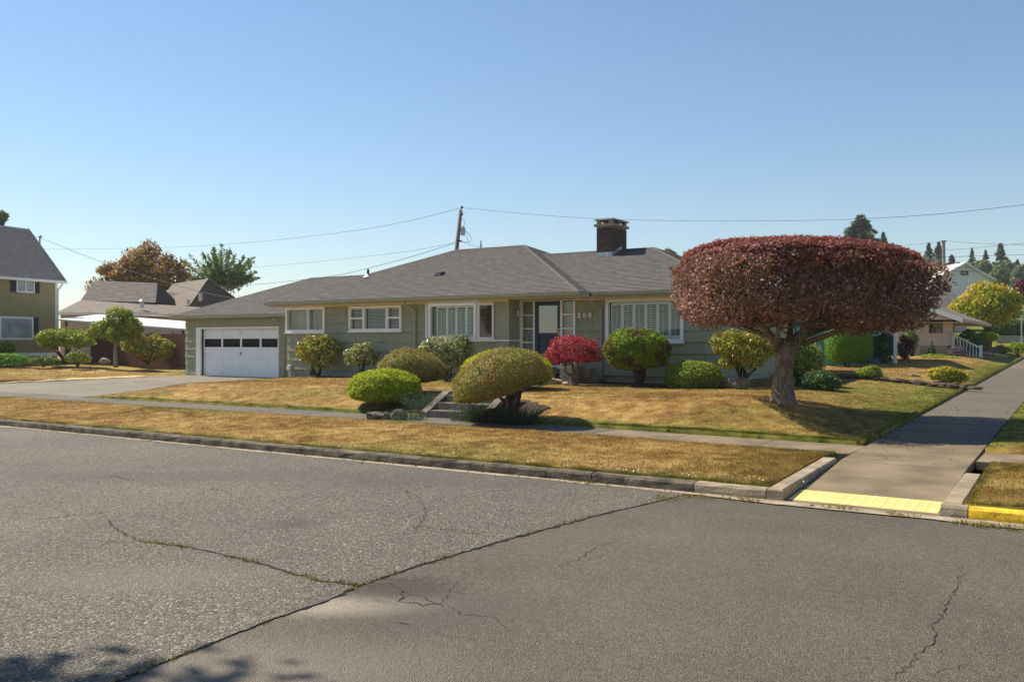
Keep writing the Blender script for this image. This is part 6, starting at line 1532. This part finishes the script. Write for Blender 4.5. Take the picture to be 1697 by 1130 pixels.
# porch steps and white rail
for i in range(4): box('step', 'step', tn, pl1 + .0 + .3 * i, pl1 + .3 * (i + 1), PV + 1.5, PV + 2.8, .7, zpx(575, 45) - .17 * (i + 1) + .1)
rz0, rz1 = 2.25, 1.55; ra, rb = (pl1 + .05, PV + 1.42), (pl1 + 1.35, PV + 1.42)
mb = MB().hexa([(ra[0], ra[1], rz0), (rb[0], ra[1], rz1), (rb[0], ra[1] + .06, rz1), (ra[0], ra[1] + .06, rz0), (ra[0], ra[1], rz0 + .09), (rb[0], ra[1], rz1 + .09), (rb[0], ra[1] + .06, rz1 + .09), (ra[0], ra[1] + .06, rz0 + .09)])
mb.hexa([(ra[0], ra[1], rz0 - .7), (rb[0], ra[1], rz1 - .7), (rb[0], ra[1] + .06, rz1 - .7), (ra[0], ra[1] + .06, rz0 - .7), (ra[0], ra[1], rz0 - .62), (rb[0], ra[1], rz1 - .62), (rb[0], ra[1] + .06, rz1 - .62), (ra[0], ra[1] + .06, rz0 - .62)])
mb.build('handrail', 'trim', tn)
for k in range(9): x = ra[0] + (rb[0] - ra[0]) * (k + .5) / 9; z = rz0 + (rz1 - rz0) * (k + .5) / 9; box('baluster', 'trim', tn, x - .02, x + .02, ra[1] + .01, ra[1] + .05, z - .63, z + .002)
for x, z in (ra[0], rz0 + .15), (rb[0], rz1 + .2): box('newel', 'trim', tn, x - .06, x + .06, ra[1] - .03, ra[1] + .09, .8, z)
# grey-roofed house further up
h3, X = bg('house', 'house with plain grey roof between the tan house and the white gable', 1575, 85, 2.0, THETA)
zz = lambda y, Z=85: zpx(y, Z) - 2.0
MB().box(X(1480), X(1602), 0, 8, -1, zz(513)).build('wall', 'tan_wall', h3, local=True)
rr3 = MB().add([(X(1475), -.4, zz(514)), (X(1606), -.4, zz(514)), (X(1606), 8, zz(514)), (X(1475), 8, zz(514)), (X(1475), 4, zz(477)), (X(1606), 4, zz(477))], [(0, 3, 2, 1), (2, 3, 4, 5), (1, 2, 5), (3, 0, 4)]).build('roof', 'tan_wall', h3, local=True)
lslope(rr3, (X(1474), -.5, zz(515)), (X(1608), -.5, zz(515)), (X(1608), 4, zz(476)), (X(1474), 4, zz(476)), 'roof', .25)
# white gabled house on the hill
wh, X = bg('house', 'white gabled house high on the hill at the right', 1598, 115, 4.5, THETA)
zz = lambda y, Z=115: zpx(y, Z) - 4.5
fp = [(X(1545), -3), (X(1545), zz(466)), (X(1598), zz(439)), (X(1643), zz(463)), (X(1643), -3)]
MB().add([(x, 0, z) for x, z in fp] + [(x, 9, z) for x, z in fp], [tuple(range(5))[::-1], tuple(range(5, 10))] + [(i, i + 1, 6 + i, 5 + i) for i in range(4)]).build('wall', 'white_wall', wh, local=True)
mb = MB(); 
lap(mb, X(1546), X(1642), -2, zz(466), 0, -1, .3); mb.build('clapboards', 'white_wall', wh, local=True, kind='stuff')
for sgn, (xa, za), (xb, zb_) in ((0, (X(1541), zz(469)), (X(1598), zz(438))), (1, (X(1598), zz(438)), (X(1648), zz(466)))):
    MB().hexa([(xa, -.5, za - .02), (xb, -.5, zb_ - .02), (xb, 9, zb_ - .02), (xa, 9, za - .02), (xa, -.5, za + .25), (xb, -.5, zb_ + .25), (xb, 9, zb_ + .25), (xa, 9, za + .25)]).build('roof', 'white_wall', wh, local=True)
for a, b in ((1566, 1575), (1578, 1589), (1604, 1615), (1618, 1629)): bwin(wh, X(a), X(b), zz(476.5), zz(465), -.03, -1, .12, ((X(a) + X(b)) / 2,))
w = bwin(wh, X(1592), X(1604.5), zz(456), zz(449), -.03, -1, .18, ((X(1598)),), 'grey_wall')
MB().box(X(1600), X(1604.5), 2, 2.6, zz(444), zz(432)).build('chimney', 'brick', wh, local=True)

# ------------------------------------------------------------------ plants and small things uphill
_hs = leafy('hedge_shrub', 'tall clipped bright green hedge column in front of the teal house', (1371, 1441, 531, 609), 33.5, 'hedge', 16000, .035, .014, 90, gz0=.9, p=3.4, shell=.08, lump=.03, rough=.6, nstem=3, depth=.8, clump=0)
_hc, _hx, _hz = bbox(1371, 1441, 531, 609, 33.5); core(_hs, [lobe(_hc, (_hx, _hx * .8, _hz), 3.4, .8, .03)], .9, 'leaf_hedge', 90)
leafy('shrub', 'dark leafy shrub behind the bright hedge column', (1436, 1490, 548, 606), 37, 'dark', 4200, .06, .025, 91, gz0=.9, lobes=L3)
leafy('shrub', 'burgundy shrub beside the teal house porch rail', (1486, 1514, 556, 602), 40, 'burgundy', 3200, .05, .02, 92, gz0=1.0)
leafy('shrub', 'green shrub behind the burgundy one', (1500, 1521, 540, 596), 44, 'mid', 2200, .06, .025, 93, gz0=1.0)
leafy('ground_cover_shrub', 'low yellowish ground cover below the tan porch', (1524, 1586, 587, 604), 42, 'yellowleaf', 3800, .05, .018, 94, gz0=.75, nstem=3)
_c1 = ond(1544, 592, 43.5)
cs_ = thing('cone_shrub', 'little dark green cone conifer against the tan porch wall', 'shrub', (_c1[0], _c1[1], 1.0))
cl_ = [lobe((_c1[0], _c1[1], 1.12 + .16 * k), (.26 - .05 * k, .26 - .05 * k, .18), 2, 1, .05) for k in range(5)]
foliage(cs_, cl_, 2600, .04, .015, 'dark', 95, .2)
stems(cs_, (_c1[0], _c1[1], 1.0), [(_c1[0], _c1[1], 1.7)], .03, .01)
leafy('lavender_bush', 'grey-lilac bush at the foot of the porch steps', (1571, 1604, 573, 594), 44, 'lilac', 2400, .05, .014, 96, gz0=.95, nstem=4)
leafy('shrub', 'dark green shrub right of the tan porch steps', (1577, 1627, 547, 592), 47, 'dark', 4200, .07, .028, 97, gz0=1.0, lobes=L3)
leafy('shrub', 'orange-tinged shrub right of the tan porch', (1606, 1638, 558, 588), 48, 'orange', 2400, .06, .025, 98, gz0=1.0, nstem=4)
leafy('shrub', 'bright green rounded shrub below the yellow-green tree', (1616, 1652, 547, 572), 52, 'bright', 2600, .06, .025, 99, gz0=1.2, nstem=4)
leafy('shrub', 'brownish round bush at the right before the hedge', (1647, 1670, 571, 592), 50, 'orange', 1500, .06, .022, 101, gz0=1.0, nstem=3)
leafy('shrub', 'loose light green bush at the right edge of the photo', (1668, 1706, 566, 590), 51, 'yellowleaf', 2200, .06, .024, 102, gz0=1.0, nstem=4)
pb_ = ond(1641, 588, 50); bx_ = thing('planter_box', 'grey wooden planter box before the bright green shrub', 'planter', (pb_[0], pb_[1], 1.0))
for i in range(4): box('plank', 'pole', bx_, pb_[0] - .42, pb_[0] + .42, pb_[1] - .3, pb_[1] + .3, .95 + .17 * i, 1.11 + .17 * i)
for k in range(11):
    px = 1588 + 7.4 * k; b = onz(px, 606 + .0 * k, .62); me = rock_mesh('edging_stone', (.24, .16, .12), 200 + k); o = link('edging_stone', me, 'rock_light'); o.location = (b[0], b[1], float(H_right(b[0], b[1])) + .03)
    tag(o, 'pale flat stone in the border row below the tan house', 'stone', 'pale border stones below the tan house')
yt = tree('yellow_green_tree', 'round golden-green tree above the hedge at the right', (1572, 1696, 462, 556), 64, 'yellowgreen', 24000, .12, .055, 103, [(0, 0, .15, .72, .8), (-.5, 0, -.2, .5, .6), (.5, 0, -.1, .52, .65), (-.2, -.3, -.1, .6, .75), (.25, -.2, .15, .6, .7), (0, -.3, -.35, .5, .5)], 1.6, 1634, .32, 'bark_dark', shell=.6, lump=.22)
tree('purple_tree', 'dark red tree cut by the right edge of the photo', (1678, 1730, 455, 520), 75, 'burgundy', 6000, .14, .06, 104, [(0, 0, .1, .9, .9), (.4, 0, -.2, .6, .7)], 2.0, 1705, .2, 'bark_dark')
hd = thing('hedge', 'dark green hedge under the golden-green tree', 'hedge', ond(1680, 556, 70))
hc = np.array(ond(1690, 544, 70)); hl = [lobe(hc, (2.6, .9, .62), 4, 1, .05, freq=7)]
foliage(hd, hl, 7000, .09, .04, 'dark', 105, .2); core(hd, hl, .9, 'leaf_dark', 105)
wl = thing('garden_wall', 'low grey retaining wall under the dark hedge', 'wall', ond(1680, 562, 68))
wq = [ond(px, HY, 68) for px in (1652, 1760)]
MB().hexa([(wq[0][0], wq[0][1], 1.4), (wq[1][0], wq[1][1], 1.4), (wq[1][0], wq[1][1] + .3, 1.4), (wq[0][0], wq[0][1] + .3, 1.4), (wq[0][0], wq[0][1], zpx(556, 68)), (wq[1][0], wq[1][1], zpx(556, 68)), (wq[1][0], wq[1][1] + .3, zpx(556, 68)), (wq[0][0], wq[0][1] + .3, zpx(556, 68))]).build('wall', 'concrete', wl)
sg = ond(1693, 570, 57); sgn_ = thing('street_sign', 'green street name sign on a thin grey post at the right edge', 'sign', (sg[0], sg[1], 1.0))
MB().tube([(sg[0], sg[1], .8), (sg[0], sg[1], zpx(519, 57))], .035, 8).build('post', 'metal', sgn_)
MB().hexa([tuple(np.array((sg[0], sg[1], zpx(522.5, 57))) + XR * a + YF * b) for a, b in ((-.2, -.05), (.5, -.05), (.5, -.04), (-.2, -.04))] + [tuple(np.array((sg[0], sg[1], zpx(519, 57))) + XR * a + YF * b) for a, b in ((-.2, -.05), (.5, -.05), (.5, -.04), (-.2, -.04))]).build('sign_plate', 'sign', sgn_)

# ------------------------------------------------------------------ far trees
for i, (px, yt_, yb, Z, hp, lab) in enumerate([(1427, 364, 470, 150, 85, 'tall dark fir rising above the left part of the plum crown'), (1464, 387, 470, 160, 26, 'slim fir right of the tall one above the plum crown'), (1539, 404, 480, 210, 22, 'fir just left of the far utility pole'), (1556, 402, 480, 205, 24, 'fir directly behind the far utility pole'),
                                               (1577, 424, 480, 190, 24, 'short fir right of the far pole, left of the white gable'), (1611, 412, 480, 230, 15, 'narrow fir right of the white gable top'), (1633, 416, 480, 225, 20, 'conical fir between the narrow fir and the tallest right-hand fir'), (1658, 405, 480, 220, 28, 'tallest bare-topped fir at the right of the hill'), (1686, 432, 480, 215, 20, 'small fir near the right edge on the hill')]):
    conifer('fir_tree', lab, px, yt_, yb, Z, hp, 300 + i, group='firs on the far hill', n=4200)
for i, (x0, x1, y0, y1, Z, lab) in enumerate([(1512, 1552, 425, 470, 190, 'broadleaf tree mass left of the white gable'), (1600, 1650, 425, 475, 200, 'light broadleaf tree mass behind the white gable'), (1640, 1690, 428, 480, 195, 'broad tree mass right of the white gable'), (1672, 1730, 430, 485, 185, 'broad tree mass at the right edge on the hill'), (1560, 1600, 438, 480, 185, 'low tree mass right behind the far utility pole'), (1474, 1530, 445, 490, 180, 'low tree mass behind the right end of the plum crown'), (1090, 1125, 410, 440, 190, 'dark tree just showing over the right end of the house roof')]):
    tree('hill_tree', lab, (x0, x1, y0, y1), Z, 'wood_far', 4500, .32, .14, 330 + i, [(0, 0, 0, .8, .9), (-.4, 0, -.2, .55, .7), (.45, 0, -.1, .5, .75)], zpx(y1 + 14, Z), None, .5, 'bark_dark', coremat=True, group='broadleaf trees on the far hill')
conifer('fir_tree', 'tip of a small conifer just above the house ridge right of the pole', 797, 399, 470, 90, 9, 350, n=1800)

# ------------------------------------------------------------------ utility poles and wires
pz = 50.0
pA, pB = Vector(ond(754, 440, pz)), Vector(ond(763.5, 349, pz)); dirp = (pB - pA).normalized()
up = thing('utility_pole', 'leaning wooden utility pole with grey transformer behind the house ridge', 'pole', (pA.x - dirp.x * 4, pA.y - dirp.y * 4, .8))
bot = pA - dirp * ((pA.z - .5) / dirp.z)
MB().tube([bot, pA, pB], [.17, .125, .10], 12).build('pole', 'pole', up, smooth=True)
def at_up(px, py, dz=0.0): return Vector(ond(px, py, pz + dz))
tq = at_up(767, 377, -.1); MB().tube([at_up(767, 390, -.1), at_up(767, 379.5, -.1), at_up(767, 379, -.1), at_up(767, 377.5, -.1)], [.125, .125, .15, .14], 14).build('transformer', 'metal', up)
for x in (765.4, 768.2): MB().tube([at_up(x, 378, -.1), at_up(x, 374.5, -.1)], [.03, .02], 6).build('bushing', 'black', up)
MB().tube([at_up(763, 350), at_up(765.5, 343)], .035, 6).tube([at_up(765.6, 345), at_up(765.8, 342)], .07, 8).tube([at_up(763, 355, -.15), at_up(766, 353, -.15), at_up(766.5, 357, -.15)], .04, 6).build('insulator', 'black', up)
MB().tube([at_up(759, 398.5, -.16), at_up(765, 400, -.2)], .05, 6).build('bracket', 'black', up)
MB().tube([at_up(766.5, 362, -.2), at_up(770.5, 368, -.2), at_up(769, 374, -.2)], .012, 5).tube([at_up(770, 381, -.2), at_up(778, 389, -.2), at_up(782, 396, -.2), at_up(777, 402, -.2), at_up(763, 400, -.2)], .012, 5).tube([at_up(770, 381, -.2), at_up(773, 390, -.2), at_up(776, 400, -.2)], .010, 5).build('jumper_wire', 'wire', up)
def wire(label, pts, r=.012, group='overhead wires', sag=0):
    P = [np.array(ond(*q)) for q in pts]
    # smooth curve through the measured points
    out = []
    n_ = len(P)
    for i in range(n_ - 1):
        p0_, p1_, p2_, p3_ = P[max(0, i - 1)], P[i], P[i + 1], P[min(n_ - 1, i + 2)]
        for k in range(8):
            t = k / 8; out.append(.5 * ((2 * p1_) + (-p0_ + p2_) * t + (2 * p0_ - 5 * p1_ + 4 * p2_ - p3_) * t * t + (-p0_ + 3 * p1_ - 3 * p2_ + p3_) * t ** 3))
    out.append(P[-1])
    o = MB().tube([tuple(q) for q in out], r * .7, 5).build('overhead_wire', 'wire'); return tag(o, label, 'wire', group)
wire('top wire running right from the leaning pole across the sky', [(764.5, 344.5, 50), (985, 362.5, 44), (1280, 366, 38), (1500, 359, 33), (1697, 339.5, 30), (1800, 325, 28)], .013)
wire('top wire running left from the leaning pole across the sky', [(764.5, 344.5, 50), (670, 368, 54), (560, 386, 60), (400, 403, 72), (250, 411, 86), (60, 413, 105), (-60, 412, 118)], .016)
wire('middle wire from the leaning pole down to the left', [(757, 401, 50), (680, 416, 53), (560, 430, 58), (430, 442, 64), (240, 452, 74)], .012)
wire('thick lower cable from the leaning pole down to the left behind the roof', [(757, 402, 50), (680, 426, 52), (600, 447, 55), (545, 458, 57), (440, 470, 62), (330, 478, 68)], .020)
wire('black cable sagging from the olive house mast to the house eave', [(66, 394, 52.9), (155, 429, 47), (260, 463, 42), (340, 485, 38), (439, 503.5, 33.9)], .016)
wire('black cable from the left edge to the olive house mast', [(-60, 348, 40), (0, 373, 45), (66, 394, 52.9)], .016)
wire('short wire from the leaning pole down behind the house ridge', [(763, 400, 50), (778, 405, 54), (800, 413, 58)], .014)
fp_ = thing('utility_pole', 'bare wooden utility pole far uphill left of the white gable', 'pole', (*ond(1565, 470, 120)[:2], 4.5))
MB().tube([(*ond(1566, 470, 120)[:2], 3.5), ond(1563.5, 399, 120)], [.26, .2], 10).build('pole', 'pole', fp_)
MB().tube([ond(1560, 400, 120), ond(1568, 399.5, 120)], .12, 6).build('cross_arm', 'pole', fp_)
for lab, pts in (('highest far wire right of the far pole', [(1564, 399, 120), (1630, 404, 110), (1740, 407, 100)]), ('highest far wire left of the far pole', [(1564, 399, 120), (1520, 405, 125), (1440, 414, 135)]), ('second far wire crossing behind the far pole', [(1440, 419, 110), (1564, 415, 112), (1697, 403, 100), (1760, 398, 95)]), ('third far wire crossing low over the hill trees', [(1500, 426, 100), (1600, 425, 98), (1697, 422, 96), (1760, 420, 95)]),
                  ('pale far wire level with the white gable eave', [(1480, 445, 90), (1600, 443.5, 90), (1760, 442, 90)]), ('dark lowest far wire in front of the white gable', [(1480, 448, 88), (1600, 449.5, 88), (1760, 449, 88)])):
    wire(lab, pts, .03, 'far overhead wires')
# street tree on the near side of the road: only its shadow reaches the picture
st_ = thing('street_tree', 'street tree outside the left of the photo whose leaf shadow lies on the near road', 'tree', (-15.2, -2.5, 0))
MB().tube([(-15.2, -2.5, -.2), (-15.1, -2.3, 3), (-14.4, -1.2, 6), (-13.2, .6, 8)], [.45, .34, .26, .12], 10, jit=.05).build('trunk', 'bark', st_, smooth=True)
foliage(st_, [lobe((-14.0, -.8, 8.3), (3.6, 3.0, 1.8), 2, .8, .22), lobe((-12.1, 1.4, 8.5), (2.3, 1.6, .9), 2, .8, .3), lobe((-11.3, 2.3, 8.5), (1.5, .8, .6), 2, .8, .3), lobe((-13.1, 1.6, 8.9), (1.5, .9, .6), 2, .8, .3), lobe((-15.5, -.2, 9.4), (2.2, 2.2, 1.5), 2, .8, .2)], 17000, .13, .06, 'mid', 400, .7, .9, 'crown')

# ------------------------------------------------------------------ light summer haze over the hill
_m = bpy.data.materials.new('summer_haze'); _m.use_nodes = True
_n = _m.node_tree.nodes; _n.remove(_n['Principled BSDF'])
_v = _n.new('ShaderNodeVolumePrincipled'); _v.inputs['Color'].default_value = (0.86, 0.92, 1.0, 1); _v.inputs['Density'].default_value = 0.0003; _v.inputs['Anisotropy'].default_value = 0.2
_m.node_tree.links.new(_v.outputs[0], _n['Material Output'].inputs['Volume'])
MB().box(-905, 905, -905, 905, -1.6, 62).build('haze', _m, kind='stuff')
